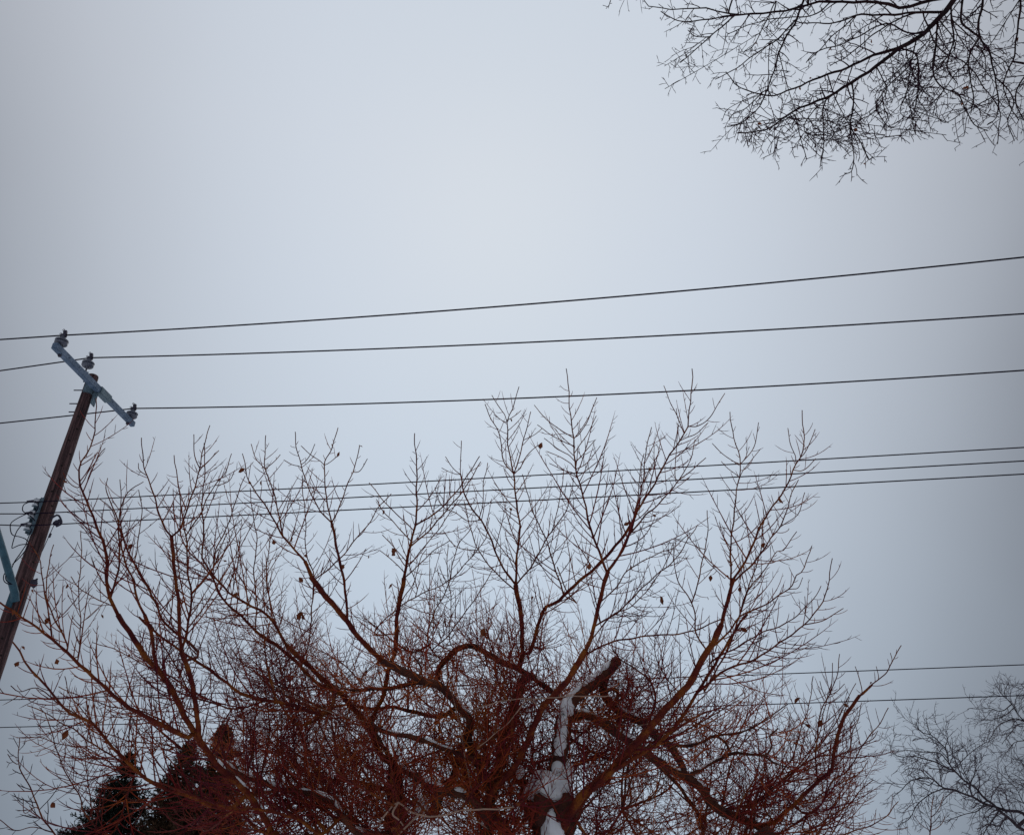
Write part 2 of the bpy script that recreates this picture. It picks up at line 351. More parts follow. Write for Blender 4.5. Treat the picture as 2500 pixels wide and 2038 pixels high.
LB('A', '1150,1650 1050,1550 950,1460 890,1340 820,1200 780,1130 720,1020 700,920', 10, 4, -.3, 7.4)
LB('A', '720,1020 700,900 700,760 692,640', 4, 2, 0)
LB('A', '780,1130 800,980 820,830 800,700', 4, 2, 0)
LB('A', '660,1370 560,1330 460,1270 410,1200', 4, 2, 0)
LB('D', '2130,640 1900,590 1750,560 1560,510 1440,420 1330,330 1200,260 1000,100 900,20', 14, 5, -.6, 7.8)
LB('D', '1750,560 1500,610 1300,520 1100,400 950,330 800,250 600,180', 7, 2, .5)
LB('D', '1220,800 1050,690 900,620 720,600 560,540 380,470', 6, 2, .6)
LB('D', '1230,880 1050,840 880,830 700,770 560,720', 5, 2, .4, 8.0)
LB('D', '1250,560 1200,440 1120,300 1050,180 980,60', 5, 3, .4)
LB('D', '880,1060 700,950 560,870 400,840 250,800 110,800', 4, 1.8, .2)
LB('D', '760,880 640,760 540,620 450,520 420,400', 4, 2, .3)
LB('D', '720,1430 560,1300 520,1180 440,1060 380,900 330,760 300,660 260,600', 7, 2, -.3, 7.6)
LB('D', '600,1290 570,1100 560,900 575,700 560,560', 4, 2, .2, 7.6)
LB('D', '2080,1432 1950,1330 1700,1270 1480,1250 1300,1190 1130,1120 1000,1090', 12, 4, -.3, 7.5)
# --- middle-left leaders
LB('E', '700,1250 600,1170 565,1050 540,980 440,890 340,770 230,680 130,590 0,460', 20, 11, -.3)
LB('A', '1657,1593 1560,1440 1440,1360 1330,1300 1260,1230 1210,1160 1170,1080 1175,950 1170,800 1180,600 1185,430', 10, 2.2, -.3)
LB('A', '1215,1140 1260,1020 1300,940 1350,800 1415,620', 5, 2, .1)
LB('A', '1060,980 1150,850 1190,760 1240,680 1300,600 1335,490', 5, 2, .1)
LB('A', '1240,680 1320,650 1357,586', 3, 1.8, 0)
LB('E', '340,770 180,700 50,560 -60,470 -176,401', 11, 9, .2)
LB('A', '1500,1540 1400,1440 1290,1330 1220,1200 1100,1060 1060,1000 1035,900 1045,800 1040,700', 9, 2, .2)
LB('A', '1500,1500 1480,1330 1470,1150 1480,960 1440,690', 5, 2, .2)
LB('A', '1600,1500 1560,1350 1540,1200 1550,1050 1570,960 1610,900', 5, 2, .3)
LB('E', '540,980 580,880 640,760 660,640 700,500 720,300 730,180 760,30', 16, 11, -.2)
LB('B', '455,1268 480,1160 510,1040 525,950 540,830 540,650 530,500 528,390', 10, 2.3, -.4)
LB('B', '520,980 440,900 340,800 250,690', 4, 2, 0)
LB('B', '505,1045 400,930 340,870 295,790', 4, 2, .1)
LB('B', '480,1165 410,1090 330,1005', 3.5, 1.8, -.1)
LB('B', '460,1225 380,1150 315,1100', 3.5, 1.8, 0)
LB('B', '530,945 640,880 740,790 800,720 860,620 920,530', 6, 2.2, -.1)
LB('B', '510,1075 620,970 720,860 800,760 870,660 930,565', 5.5, 2.2, .1)
LB('B', '480,1220 560,1110 650,1000 740,870 790,800', 4, 2, .3)
LB('B', '465,1270 560,1180 640,1100 740,1040', 4, 2, .3)
LB('B', '430,1420 520,1300 560,1150 600,1090', 3.5, 2, .1)
LB('E', '620,560 500,450 400,320 280,180 160,20', 17, 14, -.5)
LB('B', '0,1390 -80,1290 -138,1165', 13, 9, -.2)
LB('A', '1760,1110 1690,1030 1620,940 1560,840 1500,740 1440,650 1420,590 1400,490', 8, 2, -.1)
LB('A', '1640,960 1600,800 1570,680 1535,580 1530,480 1533,385', 5.5, 2, -.1)
LB('A', '1535,580 1480,520 1450,435', 3, 1.8, 0)
LB('A', '1535,580 1590,530 1620,495', 3, 1.8, 0)
LB('A', '2000,1460 2005,1380 1980,1200 1940,1000 1915,890', 9, 6.5, -.1)
LB('A', '1915,890 1880,700 1875,550 1920,460 1950,340', 5.5, 2, .1)
LB('A', '1875,550 1800,500 1740,445', 3, 1.8, 0)
LB('A', '1877,560 1920,530 1960,495', 3, 1.8, 0)
LB('A', '1915,890 1840,810 1790,700 1740,560 1710,450 1708,365', 5, 2, .1)
LB('A', '1745,565 1690,555 1640,527', 3, 1.8, 0)
LB('A', '1745,560 1790,500 1820,435', 3, 1.8, 0)
LB('A', '1920,890 1970,780 2010,660 2050,560 2080,445', 5, 2, -.1)
LB('A', '2035,600 2080,590 2123,520', 3, 1.8, 0)
LB('A', '1830,1210 1920,1140 2000,1060 2060,970 2130,900 2190,800 2260,720', 5, 2, .1)
LB('A', '1770,1640 1800,1440 1810,1200 1770,1050 1760,800 1745,615', 5, 2, .3, 8.3)
LB('B', '280,1600 420,1450 540,1380 700,1300 820,1200 940,1050 980,900', 5, 2, .5, 8.4)
LB('B', '600,1650 640,1500 720,1330 760,1180 800,1050 870,960', 5, 2, .3, 8.4)
LB('B', '740,1650 745,1400 725,1200 725,1060', 4, 2, .3, 8.4)
LB('B', '660,1700 770,1560 860,1440 930,1330 1000,1220', 5, 2, .3, 8.3)
LB('B', '560,1400 530,1280 490,1180 430,1030', 3.5, 1.8, .2, 8.4)
# --- centre leaders
LB('B', '1180,1730 1170,1500 1140,1310', 15, 12, -.1)
LB('B', '1140,1310 1150,1100 1160,950 1145,800 1125,660 1100,500 1090,380 1088,300 1130,210 1160,110', 9, 2, -.3)
LB('B', '1088,300 1030,220 995,160', 3, 1.8, 0)
LB('B', '1089,330 1050,310 1005,278', 2.6, 1.6, 0)
LB('B', '1095,310 1140,280 1172,252', 2.6, 1.6, 0)
LB('B', '1120,650 1060,540 1040,400 990,300 952,215', 4.5, 2, .1)
LB('B', '1130,650 1160,530 1190,420 1215,330 1228,260', 4.5, 2, -.1)
LB('B', '1190,430 1250,400 1300,360', 2.6, 1.6, 0)
LB('B', '1150,640 1190,550 1240,490 1300,450', 3.5, 1.8, .1)
LB('B', '1140,1310 1060,1200 1000,1060 940,940 880,850 830,760 800,640', 7.5, 3.5, .2)
LB('B', '800,640 805,540 810,436', 3, 2, 0)
LB('B', '800,640 750,590 713,532', 3, 1.8, 0)
LB('B', '798,645 740,625 690,600', 2.6, 1.6, 0)
LB('B', '920,910 850,920 770,870 690,830 650,718', 3.5, 1.8, .2)
LB('B', '905,910 940,830 940,700 960,620 970,570', 3.5, 1.8, -.1)
LB('B', '1140,1340 1030,1250 950,1150 900,1070 860,960 830,800', 5, 2, .4)
LB('B', '920,1095 840,1095 770,1070 700,980', 3.5, 1.8, .1)
LB('B', '1150,1310 1240,1180 1300,1080 1360,980 1440,860 1480,740 1490,660', 6, 2, .3)
LB('B', '1360,980 1400,820 1420,700 1430,600', 3.5, 1.8, 0)
LB('B', '1220,1720 1270,1580 1310,1450 1400,1400 1500,1310 1650,1170 1750,1070 1830,950 1870,850', 13, 7, -.4)
LB('C', '330,750 370,600 380,450 415,310', 5, 2, .2)
LB('C', '370,600 400,540 460,430', 3, 1.8, 0)
LB('B', '1450,1380 1390,1240 1330,1060 1260,900 1210,760 1175,640', 6, 2, .3)
LB('B', '1480,1400 1510,1420 1440,1330 1390,1200', 4, 3, .1)
LB('E', '1310,1600 1320,1450 1400,1340 1480,1260 1540,1150 1600,1000 1660,880 1740,790 1830,680 1950,500', 23, 15, -.5)
LB('C', '72,1490 110,1370 150,1180 185,1070', 13, 11, -.1)
LB('B', '1690,1240 1610,1020 1570,870 1520,680 1500,560 1485,430 1470,250 1455,100 1440,0', 9, 2.2, -.3)
for s in ('1480,415 1380,350 1300,280 1250,220', '1485,470 1370,410 1270,340', '1495,540 1400,490 1310,420', '1500,590 1420,540 1325,500',
          '1510,635 1430,615 1342,572', '1490,440 1560,340 1600,250 1630,175', '1500,500 1570,400 1625,285', '1510,560 1560,500 1620,430',
          '1515,610 1580,560 1650,465', '1530,640 1600,590 1670,533', '1540,690 1620,640 1700,575'):
    LB('B', s, 3.4, 1.8, rng.uniform(-.25, .25))
LB('C', '185,1070 250,980 300,860 350,740 420,620 500,480 580,350 600,320 620,200 625,120 628,0', 10, 2.2, -.3)
LB('C', '585,345 550,250 510,170 478,90', 3.5, 1.8, .1)
LB('C', '552,270 545,210', 2.5, 1.6, 0)
LB('C', '598,322 700,280 760,200 802,130', 4, 1.8, -.1)
LB('C', '578,370 650,345 714,286', 3.5, 1.8, .1)
LB('C', '310,870 380,780 430,740 500,660 560,590 640,530 700,470', 6, 2, .3)
LB('C', '560,590 620,480 645,375', 3.5, 1.8, 0)
LB('C', '530,600 545,450 555,300', 3, 1.8, .1)
LB('C', '300,860 340,700 350,560 375,450', 4.5, 2, .2)
LB('C', '110,1370 230,1290 350,1180 450,1080 550,1000 610,900 655,825', 6, 2, .4)
LB('C', '150,1250 230,1150 290,1070 400,1000 460,970 530,950 620,870', 5, 2, .5)
LB('C', '90,1440 200,1310 290,1270 400,1160 480,1050 520,950', 4.5, 2, .3)
LB('C', '60,1530 200,1450 380,1415 520,1410 680,1370 800,1320', 7, 3, .2)
LB('C', '175,1140 100,1050 40,960 0,880', 4, 2, .3)
# --- right leaders
LB('G', '180,1430 250,1280 350,1150 500,1020 620,900 720,780 830,660 950,520 1040,420 1100,300 1170,180 1230,60', 33, 15, -.5, 7.6)
LB('G', '230,1370 400,1130 560,990 650,940 800,850 930,720 1020,600 1100,450 1200,310 1260,200 1340,60 1400,0', 16, 6, -.2, 7.5)
LB('G', '640,930 720,890 830,790 970,690 1050,700 1200,760 1300,780 1420,740 1560,660', 9, 2, -.4)
LB('C', '785,1345 830,1180 850,1110', 13, 9, -.1)
LB('C', '850,1110 900,1040 940,950 980,860 1060,720 1130,620 1180,510 1215,430 1218,320 1213,220', 8.5, 2.1, -.3)
LB('C', '1190,490 1150,400 1135,315', 3.2, 1.8, .1)
LB('C', '1200,480 1240,420 1280,320', 3.2, 1.8, -.1)
LB('C', '1180,550 1230,530 1283,476', 3.2, 1.8, 0)
LB('C', '835,1170 835,1000 840,850 860,700 880,560 880,480 850,350 826,230', 7, 2, .1)
LB('C', '880,510 800,460 735,395', 3.2, 1.8, 0)
LB('C', '880,510 950,430 970,350 980,285', 3.2, 1.8, .1)
LB('C', '880,560 930,500 990,425', 2.8, 1.6, 0)
LB('C', '875,570 820,530 783,490', 2.8, 1.6, 0)
LB('C', '845,1140 950,1030 1040,910 1100,830 1130,740 1160,650 1195,590', 7, 2, .3)
LB('C', '1100,830 1190,770 1225,655', 3, 1.8, 0)
LB('C', '985,860 1010,810 1005,740', 3.5, 2, 0)
LB('C', '700,1700 780,1550 860,1380 900,1220 960,1080 990,960 1005,800', 7, 2, .4, 7.9)
LB('C', '880,1300 940,1150 1000,1080 1080,970 1110,965 1180,860', 5, 1.8, .2)
LB('C', '730,1500 820,1400 900,1300 1010,1250 1150,1160 1180,1090 1215,1060 1265,940', 7.5, 2, -.2)
LB('C', '1150,1165 1190,1160 1215,1105', 3, 1.6, 0)
LB('C', '650,1700 800,1600 950,1540 1100,1450 1200,1370 1300,1270 1340,1190 1355,1080 1370,1003', 8.5, 2, -.4)
LB('C', '1230,1355 1330,1330 1430,1268', 4, 1.8, 0)
LB('C', '720,1560 850,1480 920,1440 1000,1400 1100,1360 1200,1290 1290,1200 1312,1150', 6.5, 1.8, .2)
LB('C', '1225,1320 1228,1260 1225,1205', 2.8, 1.6, 0)
LB('C', '920,1440 1000,1480 1100,1505 1200,1490 1250,1465', 4, 1.6, .2)
LB('C', '690,1500 650,1400 630,1250 550,1110 530,1000 528,930', 6, 2, .2)
LB('C', '632,1250 670,1080 700,950 710,850 708,750', 5, 2, -.1)
LB('C', '700,960 620,930 540,900', 3, 1.6, .1)
LB('C', '690,1000 750,1060 800,1110', 3, 1.8, .1)
LB('C', '560,1720 470,1600 430,1500 440,1380', 4.5, 2, .2, 8.2)
LB('G', '1440,1360 1560,1350 1640,1280 1760,1180 1850,1090 1940,1000 1960,900 1990,780 2010,690 2060,610 2130,530', 15, 8, -.3)
LB('R', '470,400 540,340 600,290 640,210 730,55', 4.5, 2, -.1)
LB('R', '365,505 470,400', 7.5, 4.8, -.1)
LB('R', '360,530 380,460 360,360 318,240', 3.5, 1.8, 0)
LB('R', '530,350 520,300 505,240', 2.5, 1.6, 0)
LB('R', '620,250 645,190 630,120', 2.5, 1.6, 0)
LB('R', '-60,1250 -20,950 0,670 70,540 95,490 150,350 178,130', 6, 2, .1, 8.4)
LB('R', '90,500 110,400 118,210', 3.5, 1.8, 0)
LB('R', '70,540 30,460 5,370', 3, 1.8, 0)
LB('R', '95,495 160,460 225,395', 3, 1.8, 0)
LB('R', '-120,1550 0,1480 130,1250 230,1190 300,1080 380,950 440,870 510,790 560,700 608,605', 7, 2, .1, 8.3)
LB('R', '400,920 480,880 520,810', 3, 1.8, 0)
LB('R', '-150,1700 0,1640 100,1570 250,1480 350,1350 430,1280 480,1250', 6, 2, .3, 8.5)
LB('R', '-50,1800 100,1760 250,1720 450,1650 600,1560 650,1500 705,1440', 6, 2, .2, 8.4)
LB('R', '-80,1450 0,1380 150,1300 300,1220 380,1160 430,1070', 5, 2, .3, 8.5)
LB('R', '-40,1000 60,870 150,740 220,600 250,520 325,390', 4, 1.8, .2, 8.4)
LB('R', '100,1170 260,990 300,800 350,700 375,560', 4, 1.8, .2)
LB('R', '0,900 140,800 200,700 240,600 270,515', 3.5, 1.8, .2, 8.5)
LB('G', '1560,1360 1500,1240 1600,1050 1700,900 1760,700 1800,560 1830,400', 6, 2, .2)
LB('G', '1440,1360 1400,1240 1450,1060 1480,900 1440,700 1500,560', 6, 2, .5)
LB('G', '1330,1320 1500,1180 1640,1050 1750,960 1850,800 1900,620 1940,440', 6, 2, .6)
# pale dead branch low in the middle
LB('E', '640,1560 720,1490 790,1540 850,1565 1000,1572 1100,1548 1250,1530 1480,1520', 5, 3.5, -.2, 7.0, 'bare', mat=M_pale, name='dead_branch')
LB('E', '850,1565 780,1640 700,1720', 6, 4, -.1, None, 'bare', mat=M_pale, name='dead_branch')
LB('E', '720,1490 690,1560 730,1600 760,1640', 7, 3, -.1, None, 'bare', mat=M_pale, name='dead_branch')
LB('E', '1560,820 1450,960 1330,1060 1240,1130', 3.5, 2, -.1, 7.2, 'bare', mat=M_pale, name='dead_branch')
LB('E', '1240,870 1400,830 1600,810 1830,800 2100,790', 3.5, 2.5, -.1, 7.2, 'bare', mat=M_pale, name='dead_branch')
n_traced = len(T.P)

# hidden interior limbs that fill the crown in depth
def top_profile(x):     # upper outline of the dense mass, in photo pixels
    return np.interp(x, [0, 150, 400, 700, 950, 1150, 1400, 1650, 1900, 2100, 2200], [1720, 1640, 1560, 1500, 1480, 1470, 1520, 1610, 1690, 1830, 1960])
oldP, oldR, _ = T.arrays(('old',))
allpx_ = np.concatenate(T.px[4:]); allP_ = np.concatenate(T.P[4:])
for k in range(150):
    uu = rng.random(); ex = np.clip(rng.normal(1230, 430), 260, 2080) if uu < .6 else (rng.uniform(1480, 2120) if uu < .72 else rng.uniform(480, 900)); ey = rng.uniform(top_profile(ex)+10, 2030); sx_ = ex+(1180-ex)*rng.uniform(.12, .4)+rng.normal(0, 60); sy_ = min(ey+rng.uniform(60, 330), 2120)
    q = np.argmin(((allpx_-[sx_, sy_])**2).sum(1)); s = allP_[q]; Y = s[1] + rng.uniform(-.2, 2.2)
    e = PY(ex, ey, Y); mid = (s+e)/2 + rng.normal(0, .16, 3) + [0, 0, -.10]
    world_limb(T, [s, mid, e], rng.uniform(.008, .016), .0035, 'fill', 'limb', n=28)

T.build(M_young, M_old)
# ------- twigs
Py, Ry, twy = T.arrays(('young',)); Ly = lengths(Py); mp = proj(Py[:, 14])[0]; twy = twy*np.where((mp[:, 0] < 700) & (mp[:, 1] > 1450), 1.55, 1.0)
dep = proj(Py[:, 14])[1]
a1, r1_, _ = spawn(Py, Ry, Ly/.066*twy*np.clip((Ly-.15)/1.1, .25, 1), .05, .90, lambda t, L: (.045 + .50*(1-t)**.8*np.clip(L/2.0, .25, 1.3)) * np.minimum(rng.gamma(2.0, .52, len(t)), 2.1),
                   .80, .70, .028, 8, .0054, .0022, .60, .25)
ox = proj(oldP[:, 14])[0][:, 0]; om = np.where(ox > 1480, .55, np.where((ox > 850) & (ox < 1420), 1.45, 1.1))
o1, q1, _ = spawn(oldP, oldR, lengths(oldP)/.038*om, .02, .99, lambda t, L: .28+.75*rng.random(len(t))**1.5, 1.05, .75, .05, 9, .0058, .0019, 1.6, .15)
Pf, Rf, _ = T.arrays(('fill',))
fx = proj(Pf[:, 14])[0][:, 0]
f1, g1, _ = spawn(Pf, Rf, lengths(Pf)/.056*np.where(fx > 1480, .7, np.where(fx < 850, .9, 1.3)), .1, .99, lambda t, L: .20+.55*rng.random(len(t)), .95, .45, .06, 8, .0050, .0020, 1.4, .15)
lay1 = [(a1, r1_), (o1, q1), (f1, g1)]
lay2 = []
for (P, R), gap, ln in ((lay1[0], .085, .080), (lay1[1], .095, .16), (lay1[2], .085, .13)):
    if len(P): 
        C, CR, _ = spawn(P, R, lengths(P)/gap*.9*np.clip((lengths(P)-.12)/.35, .15, 1), .15, .95, lambda t, L: ln*(.5+1.1*(1-t))*np.clip(L/.5, .5, 1.7), .70, .35, .05, 5, .0032, .0019, 1.0, .2)
        lay2.append((C, CR))
lay3 = []
for (P, R) in lay2[1:]:
    C, CR, _ = spawn(P, R, lengths(P)/.17, .2, .9, lambda t, L: .07+0*t, .9, .3, .1, 3, .0024, .0018, 1.2)
    lay3.append((C, CR))
# the biggest side shoots as parts of their own
L1 = lengths(a1); big = np.argsort(-L1)[:120]; rest = np.setdiff1d(np.arange(len(a1)), big)
for j in big: tube('side_shoot', a1[j], r1_[j], M_twig, root, k=5)
V, q = joined([(a1[rest], r1_[rest]), (f1, g1)] + [lay2[2], lay3[1]], 3)
tag(link('twig_tips', raw_mesh('twig_tips', *joined([lay2[0]], 3)), M_tip, root), kind='stuff')
tag(link('twigs', raw_mesh('twigs', V, q), M_twig, root), kind='stuff')
# long pale whips crossing in front
wi = rng.integers(0, len(oldP), 24); wj = rng.integers(2, 26, 24); st = oldP[wi, wj]
wd = rng.normal(0, 1, (24, 3))*[1, .5, .55] + [0, -.55, .1]
W_, WR = grow(st, wd, rng.uniform(.4, 1.2, 24), np.full(24, .005), np.full(24, .003), 12, .25, .06)
tag(link('pale_whips', raw_mesh('pale_whips', *joined([(W_, WR)], 4)), M_pale, root), kind='stuff')
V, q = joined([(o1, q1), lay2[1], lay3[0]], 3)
tag(link('inner_twigs', raw_mesh('inner_twigs', V, q), M_inner_lift, root), kind='stuff')
NT = len(a1)+len(o1)+len(f1)+sum(len(x[0]) for x in lay2+lay3); print('main tree twigs', NT)

# ------- snow lying on limbs
def snow_strip(P, R, a, b, off, parent, wid=.85, lump=.22, lift=.55):
    n = len(P); m = max(10, int((b-a)*70)); f = np.linspace(a, b, m)*(n-1)
    p = np.stack([np.interp(f, np.arange(n), P[:, c]) for c in range(3)], 1); r = np.interp(f, np.arange(n), R)
    ph = rng.uniform(0, 6.28, 3); x = np.arange(m)
    lum = 1 + lump*(np.sin(x*.35+ph[0])*.5 + np.sin(x*.83+ph[1])*.5 + rng.normal(0, .28, m))
    end = np.minimum(1, np.minimum(x, m-1-x)/2.5)**.5
    rr = np.maximum(r*wid*lum*end, .002)
    tng = nrm(np.gradient(p, axis=0)); o = nrm(np.array(off, float)); oo = nrm(o[None] - (tng*o).sum(1, keepdims=True)*tng)
    return tube('snow_strip', p + oo*(r*lift)[:, None], rr, M_snow, parent, k=10)
def idx(px, py, kinds=('old',)):     # traced limb passing nearest a photo point
    best = min((np.min(((T.px[j]-[px, py])**2).sum(1)), j) for j in range(n_traced) if T.opt[j]['kind'] in kinds); return best[1]
CAMW = (0, -.9, .55)
i_tr = [j for j in range(n_traced) if T.opt[j]['name'] == 'old_limb'][0]
i_bk = [j for j in range(n_traced) if T.opt[j]['name'] == 'broken_limb'][0]
snow_strip(T.P[i_tr], T.R[i_tr], .02, .30, (-.12, -.92, .40), root, .62, .14, .66)
snow_strip(T.P[i_tr], T.R[i_tr], .33, .52, (.05, -.92, .38), root, .66, .16, .66)
snow_strip(T.P[i_tr], T.R[i_tr], .54, .99, (-.05, -.92, .40), root, .66, .14, .66)
snow_strip(T.P[i_bk], T.R[i_bk], .0, .93, (-.55, -.45, .75), root, .62, .25, .72)
for j, a, b in ((SN4, .05, .16), (SN4, .20, .33), (SN4, .46, .56), (SN4, .60, .65), (SN5, .30, .50), (SN6, .08, .36), (SN2, .03, .20), (SN2, .24, .50), (SN2, .56, .70),
                (SN1, .10, .22), (SN1, .30, .56), (SN1, .58, .72), (SN1, .75, .97), (SN3, .35, .50), (SN3, .60, .8), (SN7, .42, .58), (SN8, .02, .16), (SN8, .2, .26)):
    snow_strip(T.P[j], T.R[j], a, b, (.05, -.35, 1), root, .66, .3, .62)
j = idx(600, 1930, ('young',)); 
for a, b in ((.06, .17), (.2, .27), (.30, .37)): snow_strip(T.P[j], T.R[j], a, b, (.5, -.1, .85), root, .55, .35, .7)
def blob(name, c, sx, sy, sz, m, parent, seed, amp=.16, sub=4):
    bm = bmesh.new(); bmesh.ops.create_icosphere(bm, subdivisions=sub, radius=1.0); r = np.random.default_rng(seed); k = r.normal(0, 2.2, (7, 3)); ph = r.uniform(0, 6, 7)
    for v in bm.verts:
        c0 = np.array(v.co); d = 1+amp*sum(math.sin(float(k[i] @ c0)+ph[i]) for i in range(7))/3+amp*.35*sum(math.sin(float(k[i] @ c0)*3.1+ph[i]*2) for i in range(7))/3+amp*.02*r.normal()
        v.co = Vector((c[0]+c0[0]*sx*d, c[1]+c0[1]*sy*d, c[2]+c0[2]*sz*d))
    me = bpy.data.meshes.new(name); bm.to_mesh(me); bm.free(); return link(name, me, m, parent)
hc = PY(1345, 1985, 7.95); blob('pollard_head', hc, .24, .24, .15, M_old, root, 3, .35)
blob('snow_mound', PY(1338, 1925, 7.92), .19, .18, .15, M_snow, root, 5, .26, 5)
blob('snow_mound', PY(1372, 1900, 7.95), .09, .11, .13, M_snow, root, 8, .25)
blob('snow_mound', PY(1355, 2022, 7.80), .10, .08, .16, M_snow, root, 11, .25)
blob('snow_mound', PY(1268, 1885, 7.95), .045, .06, .06, M_snow, root, 12, .16)
blob('snow_mound', PY(1030, 1965, 8.35), .055, .08, .08, M_snow, root, 14, .2)
blob('snow_mound', PY(1385, 1725, 8.0), .07, .07, .08, M_snow, root, 17, .2)

# ------- the last dead leaves
def leaf_mesh(seed, size):
    r = np.random.default_rng(seed); n = 7; prof = [.05, .55, .85, .95, .75, .4, .02]; V = []; curl = r.uniform(.4, 1.3); fold = r.uniform(.2, .9)
    for i in range(n):
        u = i/(n-1); z = -u*1.2; w = prof[i]*.45*(1+.15*r.normal()); bend = curl*u*u*.5
        for s in (-1, -.5, 0, .5, 1): V.append([(w*s)*size, (bend+fold*abs(s)*w*.9+.05*r.normal()*abs(s))*size, z*size])
    Q = [[a*5+b, a*5+b+1, (a+1)*5+b+1, (a+1)*5+b] for a in range(n-1) for b in range(4)]
    return raw_mesh('leaf', V, Q)
LM = [leaf_mesh(s, 1.0) for s in range(6)]
for m_ in LM: m_.materials.append(M_leaf)
def leaf_at(tree, px, py, size_px, limit=120):
    allpx = np.concatenate(tree.px[:]); allP = np.concatenate(tree.P[:]); d2 = ((allpx-[px, py])**2).sum(1); k = np.argmin(d2)
    if math.sqrt(d2[k]) > limit: return
    s = allP[k]; e = PY(px, py-size_px*.45, s[1]-.03); dp = proj(e)[1]
    if np.linalg.norm(e-s) > .03:
        st = np.array([s, (s+e)/2+[0, 0, -.01], e]); tube('leaf_twig', resample(st, 6), np.linspace(.0032, .0018, 6), M_twig if tree is T else M_dtwig, tree.root, k=4)
    o = bpy.data.objects.new('leaf', LM[rng.integers(6)]); COL.objects.link(o); o.parent = tree.root
    o.location = e - np.array(tree.root.location); sz = size_px/F*dp*(1.0 if tree is T else .75); o.scale = (sz, sz, sz)
    o.rotation_euler = (rng.uniform(-.7, .7), rng.uniform(-1.0, 1.0), rng.uniform(0, 6.28))
LEAF = {'A': [(368, 658, 11), (1415, 592, 15), (1435, 655, 10), (1915, 450, 13), (1962, 492, 11), (2075, 450, 9), (1510, 655, 10), (765, 1025, 13), (1580, 998, 11), (1685, 978, 13), (1712, 945, 10),
              (1830, 1105, 10), (1727, 1222, 14), (1740, 1425, 18), (180, 1290, 12), (390, 1258, 12), (1290, 1115, 8), (1370, 1303, 12), (1985, 1140, 10), (585, 1428, 9), (85, 1405, 12), (280, 1450, 12), (1070, 890, 12), (1770, 1080, 9)],
        'B': [(1295, 463, 14), (1108, 315, 9), (390, 1115, 26), (368, 1142, 14), (340, 865, 11), (250, 1135, 8), (95, 1195, 9), (390, 1315, 12), (705, 1530, 19), (950, 1590, 19), (1585, 1192, 13), (1835, 1200, 12),
              (1945, 605, 11), (1825, 940, 14), (1100, 850, 8), (1245, 1388, 10)],
        'C': [(515, 660, 8), (295, 825, 12), (462, 1222, 18), (820, 1028, 17), (740, 1048, 10), (727, 1105, 12), (808, 1105, 11), (885, 1162, 13), (885, 1385, 16), (1085, 693, 15), (975, 845, 12), (1015, 935, 13),
              (305, 1050, 9), (420, 780, 8), (710, 1220, 9)],
        'G': [(1740, 560, 17), (2025, 590, 11), (1880, 700, 14), (1770, 725, 14), (1355, 100, 12)],
        'D': [(365, 305, 13), (140, 215, 9), (120, 320, 13), (440, 770, 19), (335, 1240, 15), (1008, 870, 10), (1130, 870, 12), (1545, 660, 12), (840, 265, 8), (315, 40, 14)],
        'E': [(80, 40, 13), (95, 270, 19), (685, 80, 9), (510, 485, 13), (1775, 465, 9)],
        'R': [(215, 585, 9), (465, 390, 7), (350, 915, 8)]}
for r_, lst in LEAF.items():
    x0, y0, k_ = REG[r_]
    for x, y, s_ in lst: leaf_at(T, x0+x/k_, y0+y/k_, s_)

def crown_limbs(t, n, length, r0, z0, z1, m, margin=160):
    """the rest of a crown whose trunk stands beside the view: limbs rising from the trunk"""
    tp = t.P[0]; k = 0; tries = 0
    while k < n and tries < n*30:
        tries += 1; z = rng.uniform(z0, z1); i = np.argmin(abs(tp[:, 2]-z)); s_ = tp[i]; az = rng.uniform(0, 6.283)
        d = np.array([[math.cos(az), math.sin(az), rng.uniform(.4, 1.1)]])
        P, R = grow(s_[None], d, np.array([length*rng.uniform(.6, 1.1)]), np.array([r0]), np.array([.006]), 28, -.35, .035)
        pp, dp = proj(P[0]); out = (pp[:, 0] > W0+margin) | (pp[:, 1] < -margin) | (dp < .1)
        if not out.all(): continue
        t.P.append(P[0]); t.R.append(R[0]); t.px.append(pp); t.dep.append(dp); t.opt.append(dict(kind='young', L=500, name='limb', mat=m, tw=.8)); k += 1
    for q in range(n):       # forks
        j = len(t.P)-1-rng.integers(0, max(k, 1)); c = rng.integers(8, 20); s_ = t.P[j][c]; d = nrm(t.P[j][c+1]-t.P[j][c])+rng.normal(0, .5, 3)
        P, R = grow(s_[None], d[None], np.array([length*.5]), np.array([t.R[j][c]*.7]), np.array([.005]), 28, -.2, .04); pp, dp = proj(P[0])
        if ((pp[:, 0] > W0+margin) | (pp[:, 1] < -margin) | (dp < .1)).all():
            t.P.append(P[0]); t.R.append(R[0]); t.px.append(pp); t.dep.append(dp); t.opt.append(dict(kind='young', L=300, name='limb', mat=m, tw=.8))

# ================================================================== OVERHANGING TREE, TOP RIGHT
b2 = np.array([7.6, 5.4, 0.0])
root2 = empty('overhanging_tree', b2, 'dark bare tree whose drooping branches hang into the top right corner', 'tree')
T2 = Tree(root2)
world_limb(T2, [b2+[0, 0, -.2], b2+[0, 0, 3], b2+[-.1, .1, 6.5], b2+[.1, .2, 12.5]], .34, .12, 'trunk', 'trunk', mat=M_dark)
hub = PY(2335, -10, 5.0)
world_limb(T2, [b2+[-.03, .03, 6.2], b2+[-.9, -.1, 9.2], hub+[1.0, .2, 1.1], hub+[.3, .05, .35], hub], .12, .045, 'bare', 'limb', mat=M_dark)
hub2 = PY(2440, -60, 5.2)
world_limb(T2, [b2+[-.05, .06, 7.5], b2+[-1.0, .1, 10.2], hub2+[.7, .1, .9], hub2], .10, .035, 'bare', 'limb', mat=M_dark)
